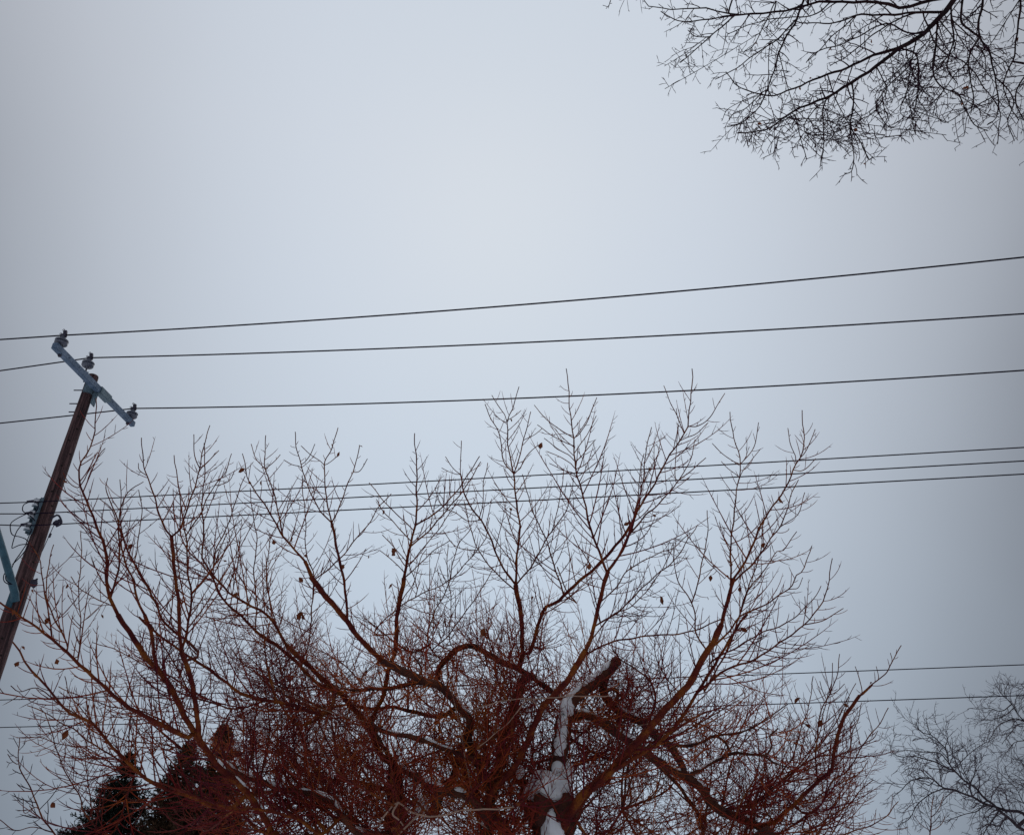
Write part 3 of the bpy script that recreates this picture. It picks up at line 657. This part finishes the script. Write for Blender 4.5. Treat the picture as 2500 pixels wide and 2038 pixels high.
def L2(s, w0, w1, dY=0., Y0=None, tw=1.0): T2.limb('T', s, w0*1.35, w1*1.25, dY, Y0, 'young', tw=tw)
L2('1795,-20 1740,60 1660,140 1600,190 1530,230 1480,270 1350,360 1280,410 1180,470 1100,500 980,560 850,640 710,665', 14, 2.2, -.6, 5.0)
L2('1520,232 1350,290 1220,350 1080,400 980,440 880,480 800,460 720,430 680,390 650,360', 8, 1.8, .2)
L2('1790,-15 1600,20 1540,40 1400,15 1150,10 1000,40 830,70 680,68 560,45 400,45 270,33', 9, 1.8, -.2, 5.0)
L2('1740,50 1640,62 1400,75 1300,80 1200,110 1050,118 1000,110', 7, 2, .2)
L2('830,70 690,75 560,100 430,105 380,85 330,60', 4.5, 1.8, 0)
L2('1055,-30 1000,100 960,170 920,260 890,350 860,430 830,520 740,600 660,630', 6, 1.8, .3, 5.0)
L2('690,80 640,130 570,185 500,250 430,313', 4, 1.8, .1)
L2('570,185 500,180 465,150', 2.8, 1.6, 0)
L2('1290,400 1285,500 1270,620 1280,700 1285,780 1275,850 1240,858', 4.5, 1.8, -.2)
L2('1275,640 1330,720 1360,790 1382,775', 3, 1.6, 0)
L2('1925,-30 1910,100 1910,180 1950,250 1980,350 2000,450 1995,570 1950,620', 7, 1.8, -.2, 5.2)
L2('1830,-30 1820,100 1860,150 1910,185', 6, 4, 0, 5.2)
L2('1905,185 1860,280 1860,380 1880,480 1870,560', 5, 1.8, -.2)
L2('2120,-30 2100,150 2080,280 2030,400 2060,520 2100,600', 6, 1.8, -.2, 5.4)
L2('2160,330 2090,450 2100,540 2150,620', 5, 2, -.1, 5.4)
L2('1700,110 1690,250 1680,350 1720,430 1790,460 1840,540 1880,610 1950,650', 5, 1.8, -.2)
L2('1530,240 1600,280 1610,400 1600,480 1640,540', 4.5, 1.6, -.2)
L2('1010,90 900,200 800,270 700,340 600,395', 4, 1.6, .1)
L2('1000,580 1020,680 1040,740 1053,790', 3, 1.6, 0)
L2('1130,490 1135,620 1135,740 1120,830', 3.5, 1.6, -.1)
L2('1400,340 1450,450 1380,560 1300,600 1340,630', 3, 1.6, -.1)
L2('1180,470 1080,560 1040,640 1100,720', 3, 1.6, .1)
L2('980,560 900,600 800,640 770,700', 3, 1.6, 0)
L2('860,430 760,530 700,560 670,590', 3, 1.6, 0)
L2('1600,200 1560,330 1480,400 1400,520 1440,610 1475,640', 3.5, 1.6, .2)
L2('1760,40 1780,200 1750,330 1800,420', 5, 2, .3)
L2('1650,150 1560,160 1450,120 1330,170 1200,230 1100,260 1050,310', 4.5, 1.8, .4)
L2('1600,40 1450,130 1350,200 1250,280 1170,330', 4.5, 1.8, .6)
L2('1300,80 1180,180 1120,250 1060,300', 3.5, 1.6, .3)
L2('1990,480 1900,520 1820,560 1740,610 1690,570', 3, 1.6, 0)
L2('1150,10 1080,80 900,90 760,130 660,170', 3.5, 1.6, .3)
L2('900,10 840,130 790,230 740,260', 3.5, 1.6, .3, 5.1)
L2('2000,380 2080,500 2050,600 2080,700', 3.5, 1.6, .1)
L2('1870,300 1780,380 1700,500 1680,580', 3, 1.6, .2)
L2('1640,100 1720,250 1860,330 1950,460 2010,560 2000,715', 4, 1.6, .5, 5.5)
T2.limb('Z', '1500,-90 1492,-20 1488,8 1480,22', 3, 1.5, 0, 4.8, 'young', tw=.1)
T2.limb('Z', '1800,-90 1650,-120 1500,-90', 5, 3.5, -.1, 4.8, 'bare')
T2.limb('Z', '2335,-20 2100,-100 1800,-90', 12, 5, -.2, 5.0, 'bare')
n2 = len(T2.P)
P0, R0, _ = T2.arrays(('young',))
for k in range(62):          # more drooping secondary branches among the traced ones
    i = rng.integers(len(P0)); j = rng.integers(3, 24); s = P0[i, j]; sp = proj(s)[0]
    if sp[0] < 1640: continue
    if sp[0] < 1900: 
        if rng.random() < .72: continue
    ex = sp[0] + rng.normal(-10, 110); ey = min(sp[1] + rng.uniform(30, 190), 330 - max(0, 1900-ex)*.25); 
    if ey < sp[1]: continue
    e = PY(ex, ey, s[1]+rng.uniform(-.5, .9)); mid = (s+e)/2+rng.normal(0, .10, 3)
    world_limb(T2, [s, mid, e], min(.007, R0[i, j]*.6), .0032, 'young', 'limb', n=28, mat=M_dark)
crown_limbs(T2, 14, 4.5, .07, 6.0, 12.3, M_dark, 260)
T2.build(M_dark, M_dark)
P0, R0, _ = T2.arrays(('young',)); L0 = lengths(P0)
d1 = spawn(P0, R0, L0/.084, .08, .99, lambda t, L: (.07+.34*rng.random(len(t))**1.4)*(1.15-.75*t), .95, -.45, .07, 8, .0066, .0031, .9, .0)[:2]
d2 = spawn(d1[0], d1[1], lengths(d1[0])/.085, .2, .98, lambda t, L: .04+.12*rng.random(len(t)), .95, .1, .06, 6, .0042, .0026, 1.2, .32)[:2]
d3 = spawn(d2[0], d2[1], lengths(d2[0])/.11, .3, .98, lambda t, L: .025+.03*rng.random(len(t)), .9, .1, .12, 4, .0034, .0024, 1.2, .3)[:2]
for j in np.argsort(-lengths(d1[0]))[:60]: pass
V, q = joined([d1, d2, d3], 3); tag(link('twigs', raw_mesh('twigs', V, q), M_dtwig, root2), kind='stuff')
for x, y, s_ in [(705, 348, 12), (790, 225, 13), (1825, 455, 18), (1825, 515, 9), (2100, 195, 12), (1285, 652, 12), (1355, 725, 9), (1175, 783, 8), (1335, 820, 10), (1077, 395, 9), (1020, 440, 9), (1375, 205, 9), (810, 620, 12), (1165, 250, 8), (655, 50, 8)]:
    leaf_at(T2, 1450+x/2.0286, y/2.0286, s_)
print('overhang', len(d1[0]), len(d2[0]), len(d3[0]))

# ================================================================== FAR TREES, BOTTOM RIGHT
def far_tree(name, label, bx, by, limbs, r0, hubpx, dens=1.0, group='bare trees in the distance at the right'):
    Yb = by; h = PY(hubpx[0], hubpx[1], Yb); b = np.array([h[0]+.35, by, -.1]); r = empty(name, b, label, 'tree', group); t = Tree(r)
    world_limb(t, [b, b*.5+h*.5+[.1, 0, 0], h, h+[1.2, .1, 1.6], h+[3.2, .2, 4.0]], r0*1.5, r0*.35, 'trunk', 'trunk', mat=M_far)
    print(name, 'trunk px', t.px[0][t.px[0][:, 1] < 2045][:, 0].min() if (t.px[0][:, 1] < 2045).any() else 'below')
    for s, w0, w1, dY in limbs: t.limb('R', s, w0, w1, dY, Yb if s[0] == '!' else None, 'young', wob=1.6) if s[0] != '!' else t.limb('R', s[1:], w0, w1, dY, Yb, 'young', wob=1.6)
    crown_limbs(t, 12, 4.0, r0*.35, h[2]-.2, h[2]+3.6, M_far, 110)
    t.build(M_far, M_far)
    P, R, _ = t.arrays(('young',)); L = lengths(P)
    a = spawn(P, R, L/.13*dens, .08, .99, lambda t_, L_: (.35+1.15*rng.random(len(t_))**1.5)*np.clip(L_/5, .5, 1), .9, -.12, .16, 8, .014, .006, 1.2)[:2]
    c = spawn(a[0], a[1], lengths(a[0])/.14, .15, .98, lambda t_, L_: .18+.35*rng.random(len(t_)), .85, .1, .14, 6, .0085, .0055, 1.4)[:2]
    e = spawn(c[0], c[1], lengths(c[0])/.20, .2, .98, lambda t_, L_: .10+.13*rng.random(len(t_)), .8, .1, .15, 4, .006, .0042, 1.4)[:2]
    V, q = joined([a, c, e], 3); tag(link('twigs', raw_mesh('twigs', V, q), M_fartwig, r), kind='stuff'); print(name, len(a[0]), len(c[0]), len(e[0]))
    return t
far_tree('far_tree', 'distant bare tree with arching limbs at the bottom right corner', 17.2, 24.0, [
    ('!1816,1700 1600,1500 1480,1420 1340,1290 1240,1200 1150,1080 1110,970 1000,860 910,810 860,730', 12, 1.6, -.5),
    ('!1830,1560 1560,1480 1400,1430 1240,1350 1120,1310 1040,1260 960,1230 850,1250 750,1310 650,1390', 12, 1.6, .4),
    ('1240,1200 1150,1140 1000,1080 850,1045 700,1030 640,980 630,900', 6, 1.4, .5),
    ('1200,1180 1050,1150 970,1145', 4, 2, .3), ('1100,1320 960,1390 870,1460 800,1580 700,1660', 4.5, 1.4, .6),
    ('1240,1110 1350,1000 1450,930 1540,880', 3, 1.2, .6), ('1340,1390 1340,1290 1390,1150 1390,1040', 5, 1.4, -.3),
    ('1150,1080 1060,1010 900,1000 780,980 690,990', 4, 1.4, -.3), ('1110,970 1140,870 1120,800', 3, 1.3, 0), ('1000,860 960,780 950,700', 2.5, 1.2, 0),
    ('1480,1440 1400,1520 1280,1550 1180,1590 1140,1620', 4, 1.4, .4), ('1600,1520 1500,1650 1450,1750', 6, 2, .8),
    ('960,1230 900,1160 800,1140 740,1180', 3, 1.3, .3), ('1220,1250 1225,1340', 3, 2, .2), ('980,1290 960,1290 940,1275', 3, 2, .2),
    ('1650,1560 1600,1650 1500,1640 1400,1680', 5, 1.4, .9), ('1340,1290 1300,1200 1260,1120 1230,1010 1290,930', 3.5, 1.3, .6)], .22, (2560, 2050), 1.0)
far_tree('far_tree', 'distant bare tree whose branches enter at the right edge under the lowest two wires', 20.5, 26.5, [
    ('!1960,860 1816,710 1760,650 1700,580 1650,510 1640,440 1680,390', 7, 1.3, 0), ('1700,600 1600,635 1500,610 1400,620 1340,615', 3.5, 1.2, .3),
    ('1816,705 1720,710 1600,760 1540,840 1500,900', 4, 1.3, .3), ('!1940,760 1780,755 1690,840 1620,930', 4, 1.3, .4), ('!1960,890 1816,895 1740,910 1690,960 1670,1000', 4, 1.3, .4),
    ('1650,510 1590,500 1530,470', 2.5, 1.2, 0), ('!1990,560 1880,470 1816,430 1790,400', 5, 1.5, .2), ('1700,640 1640,680 1500,720 1460,700', 3, 1.2, -.3)], .16, (2640, 1760), 1.1)
far_tree('far_tree', 'thin distant bare crown behind the arching limbs at the right edge', 24.0, 32.0, [
    ('!1960,1600 1816,1450 1740,1330 1680,1250 1600,1180 1530,1130', 5, 1.2, 0), ('!1940,1420 1800,1300 1700,1240 1640,1120', 4, 1.2, 0), ('!1960,1300 1860,1180 1780,1080 1720,1070', 4, 1.2, .4),
    ('1700,1280 1600,1290 1540,1380 1480,1410', 3, 1.2, .2), ('!1950,1240 1850,1260 1700,1180', 3, 1.2, .3), ('1816,1450 1700,1400 1600,1340', 3, 1.2, .2), ('!1940,1120 1880,1060 1830,1040', 3, 1.2, .2)], .15, (2650, 1950), 1.0)

# ================================================================== SAPLINGS
def sapling(label, base, Y, limbs, reg, group='bare saplings at the bottom of the view'):
    b = PY(base[0], base[1], Y); b[2] = 0; r = empty('sapling', b, label, 'sapling', group); t = Tree(r)
    h = PY(base[0], base[1], Y); world_limb(t, [b+[0, 0, -.05], b*.5+h*.5+[.03, 0, 0], h], .03, limbs[0][1]*.5/F*proj(h)[1], 'trunk', 'trunk', mat=M_dark)
    for k, (s, w0, w1, tw) in enumerate(limbs): t.limb(reg, s, w0, w1, rng.uniform(-.2, .2), Y if k == 0 else None, 'young', tw=tw)
    t.build(M_young, M_dark); P, R, tw = t.arrays(('young',))
    a = spawn(P, R, lengths(P)/.085*tw, .1, .97, lambda t_, L_: .10+.28*(1-t_)*np.clip(L_/1.5, .5, 1), .85, .5, .06, 7, .006, .003, .6, .2)[:2]
    c = spawn(a[0], a[1], lengths(a[0])/.16, .2, .9, lambda t_, L_: .07+0*t_, .85, .3, .1, 4, .004, .0026, 1.)[:2]
    V, q = joined([a, c], 3); tag(link('twigs', raw_mesh('twigs', V, q), M_dtwig, r), kind='stuff')
sapling('slender bare sapling in the bottom left corner, left of the small spruce', (150, 2055), 7.6,
        [('400,1480 350,1420 280,1320 220,1180 150,1040 125,980 125,800', 6, 2, 1.0), ('125,980 80,950 50,905', 3, 1.8, .5), ('300,1350 230,1290 190,1240', 3, 2, .6),
         ('330,1410 220,1380 100,1400 0,1330', 3, 2, .4), ('300,1380 240,1250 160,1290 150,1200', 3, 1.8, .5)], 'D')
sapling('thin bare sapling with herringbone twigs below the distant tree at bottom right', (2269, 2050), 12.0,
        [('978,1780 985,1680 992,1600 1000,1480 1010,1390', 4.5, 1.6, 1.6), ('990,1580 1060,1500 1110,1360', 2.5, 1.4, .6), ('990,1700 900,1640 840,1560', 2.5, 1.4, .5), ('1000,1700 1080,1640 1120,1560', 2.5, 1.4, .5)], 'R')

# ================================================================== CONIFERS
def conifer(name, label, toppx, Y, Rb, zb, m, seed, droop, dens, bias=1.0, whorl=0):
    global rng
    keep = rng; rng = np.random.default_rng(seed)
    top = PY(*toppx, Y); b = np.array([top[0], top[1], -.1]); r = empty(name, b, label, 'conifer', 'dark conifers behind the bare tree')
    H = top[2]; tube('trunk', np.array([b, (b+top)/2, top]), np.array([.14, .08, .012]), M_dark, r, k=8)
    nb = int(230*dens); u = np.sort(rng.random(nb)**1.15)      # 0 top .. 1 bottom
    if whorl: u = np.clip(np.round(u*whorl)/whorl + rng.normal(0, .008, nb), 0, 1)
    z = H - .05 - u*(H-zb); az = rng.uniform(0, 6.283, nb)
    ln = (Rb*(u**(.98 if whorl else .82))*rng.uniform(.66 if whorl else .78, 1.18 if whorl else 1.08, nb)+.12)
    d = np.stack([np.cos(az), np.sin(az), np.where(u < .15, .9, .25)-droop*u], 1)
    st = np.stack([np.full(nb, b[0]), np.full(nb, b[1]), z], 1)
    P, R = grow(st, d, ln, .022+.01*u, np.full(nb, .006), 9, .28, .06)
    big_ = np.argsort(-ln)[:0]
    s1 = spawn(P, R, lengths(P)/.075, .12, .99, lambda t, L: .09+.36*(1-t)*np.clip(L, .3, 1.3), .85, .1, .06, 5, .008, .004, .7)[:2]
    V, q = joined([(P, R), s1], 3); tag(link('boughs', raw_mesh('boughs', V, q), M_dark, r), kind='stuff')
    nV = []
    for C, CR in ((P, R), s1):      # needle tufts: slender triangles
        per = lengths(C)/.016; per = np.floor(per).astype(int); i = np.repeat(np.arange(len(C)), per); t = rng.random(len(i))
        p, tan, _ = along(C, CR, i, t); dd = nrm(tan*.7 + rng.normal(0, .55, (len(i), 3)) + [0, 0, .1]); l = rng.uniform(.035, .075, len(i))[:, None]*bias
        sd = nrm(np.cross(dd, rng.normal(0, 1, (len(i), 3))))*.012*bias
        nV.append(np.stack([p-sd, p+sd, p+dd*l], 1))
    nV = np.concatenate(nV).reshape(-1, 3); link_ = link('needles', raw_mesh('needles', nV, np.arange(len(nV)).reshape(-1, 3)), m, r, smooth=False); tag(link_, kind='stuff')
    print(name, len(nV)//3); rng = keep
conifer('spruce_tree', 'small dark spruce left of the taller conifers, low behind the bare shoots', (318, 1845), 24.0, 2.0, 1.2, M_needle, 21, .30, 1.5, 1.25, 15)
conifer('cedar_tree', 'tallest dark brownish conifer with a pointed top behind the big tree', (552, 1772), 25.0, 1.9, 1.0, M_cedar, 22, -.5, 1.25, 1.5)
conifer('cedar_tree', 'lower dark brownish conifer between the spruce and the tallest conifer', (466, 1812), 23.5, 1.5, 1.0, M_cedar, 23, -.5, 1.2, 1.5)

# ================================================================== UTILITY POLE
ptop = PY(228, 917, 11.9); pbase = np.array([ptop[0]-.13, 11.9, 0.0])
rp = empty('utility_pole', pbase, 'leaning-looking brown wooden utility pole with grey crossarm at the left edge', 'utility pole')
def pole_at(z): u = (z-pbase[2])/(ptop[2]-pbase[2]); return pbase + (ptop-pbase)*u
def rad_at(z): return .170 - .078*z/ptop[2]
zs = np.concatenate([[-.5], np.linspace(0, ptop[2]-.04, 26), [ptop[2]-.01, ptop[2]]])
pr = np.array([rad_at(z) for z in zs]); pr *= 1+.012*np.sin(zs*7.3); pr[-1] *= .80; pr[-2] *= .95
tube('shaft', np.array([pole_at(z) for z in zs]), pr, M_wood, rp, k=28)
def box(name, c, ax, ay, az, sx, sy, sz, m, parent, bev=.006):
    bm = bmesh.new(); bmesh.ops.create_cube(bm, size=1.0)
    for v in bm.verts: v.co = Vector((v.co.x*sx, v.co.y*sy, v.co.z*sz))
    if bev: bmesh.ops.bevel(bm, geom=bm.edges[:], offset=bev, segments=2, affect='EDGES')
    ax, ay, az = (np.array(v, float) for v in (ax, ay, az))
    for v in bm.verts: v.co = Vector(np.array(c)+ax*v.co.x+ay*v.co.y+az*v.co.z)
    me = bpy.data.meshes.new(name); bm.to_mesh(me); bm.free(); return link(name, me, m, parent, smooth=False)
def lathe(name, c, prof, m, parent, k=24, axis=(0, 0, 1)):
    a = nrm(np.array(axis, float)); P = np.array([np.array(c)+a*z for _, z in prof]); R = np.array([max(r, 1e-4) for r, _ in prof])
    u = nrm(np.cross(a, [.3, .9, .12])); w = np.cross(a, u); th = np.arange(k)*2*math.pi/k
    V = (P[:, None] + R[:, None, None]*(np.cos(th)[None, :, None]*u + np.sin(th)[None, :, None]*w)).reshape(-1, 3)
    ix = np.arange(len(prof)*k).reshape(len(prof), k)
    q = np.stack([ix[:-1], np.roll(ix, -1, 1)[:-1], np.roll(ix, -1, 1)[1:], ix[1:]], -1).reshape(-1, 4)
    o = link(name, raw_mesh(name, V, q), m, parent)
    for p in o.data.polygons: pass
    return o
Z = np.array([0, 0, 1.])
hA = 7.72
aN = PH(133, 843, hA); aF = PH(325, 1037, hA); axA = nrm(aF-aN); LA = np.linalg.norm(aF-aN); sxA = nrm(np.cross(axA, Z))   # sxA points to +X side
mid = aN + axA*LA*.52
box('crossarm', (aN+mid)/2, axA, sxA, Z, LA*.52, .095, .115, M_arm, rp)
box('crossarm', (mid+axA*.001+aF)/2+Z*.004, axA, sxA, Z, LA*.48-.003, .082, .102, M_arm, rp)
bc = aN+axA*LA*.585
box('arm_bracket', bc+sxA*.004, axA, sxA, Z, .34, .115, .135, M_gal, rp)
box('gain_plate', np.array([pole_at(aN[2])[0]+.14, bc[1]-.14, aN[2]-.14]), (0, 1, 0), (1, 0, 0), Z, .13, .02, .34, M_gal, rp)
box('mounting_plate', np.array([(pole_at(aN[2])[0]+aN[0])/2+.02, 11.86, aN[2]-.02]), (0, 1, 0), (1, 0, 0), Z, .16, .14, .18, M_gal, rp)
def rod(name, a, b, r, m, parent, k=10): return tube(name, np.array([a, b]), r, m, parent, k=k)
for dz, ln in ((-.02, .15), (-.30, .14), (-.47, .10)):
    z = aN[2]+dz; c = pole_at(z); rod('bolt', c+[-rad_at(z)+.01, -.02, 0], c+[-rad_at(z)-ln, -.02, 0], .011, M_iron, rp)
for u in (.07, .93): 
    c = aN+axA*LA*u; lathe('bolt_nut', c+[0, 0, -.075], [(0, -.03), (.014, -.03), (.014, -.012), (.03, -.012), (.03, .012), (0, .012)], M_iron, rp, 6)
for u in (.14, .25, .44, .68, .90):
    c = aN+axA*LA*u - sxA*0; lathe('bolt_hole', c+sxA*(-.0 + (.05 if u < .52 else .044))*1.0, [(0, -.002), (.008, -.002), (.008, .004), (0, .004)], M_hole, rp, 10, axis=sxA)
def insulator(c, flip=1):
    """post insulator standing on c"""
    ins = link('insulator', raw_mesh('x', np.zeros((0, 3)), np.zeros((0, 4), int)), None, rp) if False else None
    prof = [(0, 0), (.020, 0), (.020, .045), (.040, .050), (.045, .030), (.058, .028), (.066, .045), (.088, .042), (.100, .055), (.104, .075), (.090, .088), (.062, .094),
            (.078, .098), (.096, .104), (.106, .116), (.104, .126), (.078, .140), (.048, .150), (.040, .165), (.044, .185), (.036, .200), (0, .205)]
    o = lathe('insulator', c, prof, M_porc, rp, 28)
    def sub(x): x.parent = o; x.location = (0, 0, 0); return x
    # line clamp: saddle, keeper with two eye bolts
    w = np.array([1, -.14, 0]); w = w/np.linalg.norm(w); s = np.array([.14, 1, 0]); s = s/np.linalg.norm(s)
    sub(box('clamp', np.array(c)+[0, 0, .225], w, s, Z, .10, .05, .065, M_iron, None))
    sub(box('clamp_keeper', np.array(c)+[.008, 0, .285], nrm(w+Z*.25), s, nrm(Z-w*.25), .06, .04, .085, M_iron, None))
    for k, (dx, dz) in enumerate(((-.070, .275), (-.040, .350))):
        th = np.linspace(0, 2*math.pi, 13); cc = np.array(c)+w*dx*flip+Z*dz
        sub(tube('eye_bolt', np.stack([cc[0]+.016*np.cos(th)*w[0], cc[1]+.016*np.cos(th)*w[1], cc[2]+.016*np.sin(th)], 1), .0045, M_iron, None, k=6))
        sub(rod('eye_bolt', cc+w*.016*flip, np.array(c)+[0, 0, dz-.02], .006, M_iron, None, 6))
    return np.array(c)+[0, 0, .235]
for o in []: pass
i1 = insulator(aN+axA*.12+Z*.058); i3 = insulator(aF-axA*.12+Z*.058)
pt = ptop+np.array([-.03, 0, .0]); 
box('pole_top_bracket', pt+[-.03, -.105, -.10], (1, 0, 0), (0, 1, 0), Z, .045, .02, .22, M_gal, rp)
lathe('insulator_pin', pt+[-.07, -.10, -.03], [(.018, 0), (.018, .03), (.028, .035), (.028, .05), (.014, .06), (.014, .14)], M_iron, rp, 12)
i2 = insulator(pt+np.array([-.07, -.10, .085]))
# drilled holes down the pole
r3 = np.random.default_rng(5); kz = 0
for z in np.arange(3.2, 8.9, .24):
    c = pole_at(z); sgn = (-1)**kz; ang = -.95 + (.32 if sgn > 0 else -.22) + r3.normal(0, .1); kz += 1
    if r3.random() < .15: continue
    d = np.array([math.cos(ang), math.sin(ang), 0]); lathe('bolt_hole', c+d*(rad_at(z)-.003), [(0, -.002), (.017, -.002), (.016, .004), (0, .0045)], M_hole, rp, 10, axis=d)
# ------- secondary rack with three spools
zr = PY(95, 1255, 11.7)[2]; rc = pole_at(zr); dirR = np.array([-.50, -.866, 0]); tR = np.array([.866, -.50, 0]); rk = rc+dirR*(rad_at(zr)+.02)
axp = nrm(ptop-pbase)
box('spool_rack', rk+dirR*.012, tR, dirR, axp, .125, .012, .64, M_gal, rp, .003)
for s_ in (-1, 1): box('spool_rack', rk+dirR*.035+tR*s_*.058, tR, dirR, axp, .006, .05, .60, M_gal, rp, .002)
spz = []
for dz in (.205, .0, -.205):
    c = rk+dirR*.075+axp*dz
    for e in (-1, 1): box('rack_lug', c+axp*e*.062-dirR*.01, tR, dirR, axp, .07, .10, .008, M_gal, rp, .002)
    lathe('spool_insulator', c-axp*.055, [(0, 0), (.048, 0), (.052, .012), (.048, .026), (.030, .040), (.026, .055), (.030, .070), (.048, .084), (.052, .098), (.048, .11), (0, .11)], M_spool, rp, 20, axis=axp)
    spz.append(c)
# clamp and guy tail on the right side of the pole
cz = PY(137, 1275, 11.85); 
tube('dead_end_clamp', resample([cz+[-.11, 0, .06], cz+[-.02, 0, .13], cz+[.05, 0, .07], cz+[.09, 0, -.02], cz+[.02, 0, -.07]], 12), .016, M_iron, rp, 8)
blob('dead_end_clamp', cz, .035, .03, .045, M_iron, rp, 31, .5, 3)
blob('dead_end_clamp', cz+np.array([.035, 0, .03]), .022, .02, .035, M_iron, rp, 32, .5, 2)
g0 = PY(124, 1302, 11.85); g1_ = PY(103, 1345, 11.85)
rod('tail_wire', cz+[-.02, 0, -.05], g1_, .006, M_iron, rp, 6); rod('tail_grip', g0, g0*.4+PY(117, 1318, 11.85)*.6, .018, M_iron, rp, 8)
c5 = PY(84, 1425, 11.8); blob('service_connector', c5, .034, .03, .055, M_iron, rp, 33, .6, 3); blob('service_connector', c5+np.array([-.045, 0, .04]), .028, .025, .03, M_iron, rp, 34, .5, 2)
rod('service_bolt', c5+[.02, 0, .08], pole_at(c5[2]+.03)+[.1, 0, 0], .014, M_iron, rp)
# ------- street lamp arm reaching toward the road
la = PY(38, 1458, 11.72); 
pa = [la+[0, .02, -.05], la+[0, -.05, .05], PY(0, 1322, 10.85), PY(-30, 1225, 10.0), PY(-62, 1160, 9.3)]
tube('lamp_arm', resample(pa, 20), np.linspace(.058, .040, 20), M_lamp, rp, 14)
box('lamp_arm_plate', pole_at(la[2])+np.array([-.01, -rad_at(la[2])-.008, 0]), (1, 0, 0), (0, 1, 0), Z, .09, .02, .28, M_lamp, rp, .004)
for dz in (-.15, .15): lathe('bolt_nut', pole_at(la[2]+dz)+np.array([-.02, -rad_at(la[2])-.022, 0]), [(0, .02), (.024, .02), (.024, 0), (0, 0)], M_iron, rp, 6, axis=(0, -1, 0))
e_ = pa[-1]; hd = blob('lamp_head', e_+np.array([0, -.22, .0]), .14, .34, .075, M_gal, rp, 40, .03, 3)
# ------- jumper wires at the rack
def jump(pts, Y=11.35, r=.0075): tube('jumper_wire', resample([PY(x, y, Y) for x, y in pts], 22), r, M_wire, rp, 6)
jump([(72, 1225), (58, 1232), (55, 1245), (62, 1252), (78, 1262), (86, 1272)]); jump([(85, 1222), (93, 1232), (92, 1242), (86, 1250)])
jump([(70, 1252), (48, 1262), (28, 1275), (25, 1288), (30, 1305), (48, 1310), (62, 1315), (68, 1322)]); jump([(55, 1279), (42, 1295), (34, 1315), (29, 1335), (30, 1338), (48, 1330), (64, 1328)])
jump([(66, 1326), (50, 1350), (36, 1370), (28, 1388)]); jump([(70, 1332), (52, 1356), (30, 1378)]); jump([(16, 1392), (9, 1405), (10, 1418), (20, 1425), (30, 1425)]); jump([(18, 1392), (14, 1404), (15, 1416), (26, 1424)])
jump([(78, 1290), (70, 1310), (64, 1326)], 11.5); 
for x, y in ((74, 1223), (71, 1251), (59, 1279)): 
    a_ = PY(x-8, y+1, 11.4); b_ = PY(x+8, y-1, 11.4); tube('splice_sleeve', np.array([a_, b_]), .016, M_iron, rp, 8)

# ================================================================== WIRES
def span(A, pxE, m, k, X2, r):
    """points of a sagging conductor from A through the sight line pxE, running on to X2"""
    d = ray(*pxE); t = (A[1]-CAM[1] - m*(A[0]-CAM[0]))/(d[1]-m*d[0]); E = CAM+d*t
    s = np.linspace(0, 1, 60)*(X2-A[0]); sE = E[0]-A[0]; bz = (E[2]-A[2]-k*sE*sE)/sE; by = (E[1]-A[1])/sE
    return np.stack([A[0]+s, A[1]+by*s, A[2]+bz*s+k*s*s], 1)
def wire(name, label, A, right, left, k, r, mR=-.14, mL=-.14, kL=.002, grp='conductors strung to the wooden pole'):
    a = span(A, right, mR, k, 34, r); b = span(A, left, mL, kL, -34, r)
    P = np.concatenate([b[::-1], a[1:]]); o = tube(name, P, r, M_wire, None, 8); tag(o, label, 'wire', grp)
wire('power_line', 'highest black wire, on the near end of the crossarm', i1, (2500, 628), (0, 829), .0024, .0130)
wire('power_line', 'second highest black wire, carried by the insulator on top of the pole', i2, (2500, 766), (0, 905), .0018, .0130)
wire('power_line', 'third black wire down, on the far end of the crossarm', i3, (2500, 904), (0, 1033), .0022, .0130)
for c, re, lx, lb in zip(spz, (1092, 1125, 1157), (1228, 1254, 1281), ('top wire of the close group of three below the crossarm', 'middle wire of the close group of three below the crossarm', 'bottom wire of the close group of three below the crossarm')):
    wire('power_line', lb, np.array(c)+dirR*.04, (2500, re), (0, lx), .0003, .0088)
def far_wire(label, yl, ym, yr, h):
    a = PH(0, yl, h); b = PH(2500, yr, h); s = np.linspace(-.9, 1.9, 70)[:, None]; P = a+(b-a)*s; P[:, 2] += .03*((s[:, 0]-.5)**2*4-1)
    tag(tube('telephone_cable', P, .012, M_wire, None, 6), label, 'cable', 'far cables running behind the trees')
far_wire('upper of two thin far cables passing behind the trees', 1708, 0, 1622, 4.9)
far_wire('lower of two thin far cables passing behind the trees', 1775, 0, 1697, 4.2)
print('objects', len(bpy.data.objects), 'tris ~', sum(sum(len(p.vertices)-2 for p in o.data.polygons) if len(o.data.polygons) < 50 else len(o.data.loops)//2 for o in bpy.data.objects if o.type == 'MESH'))
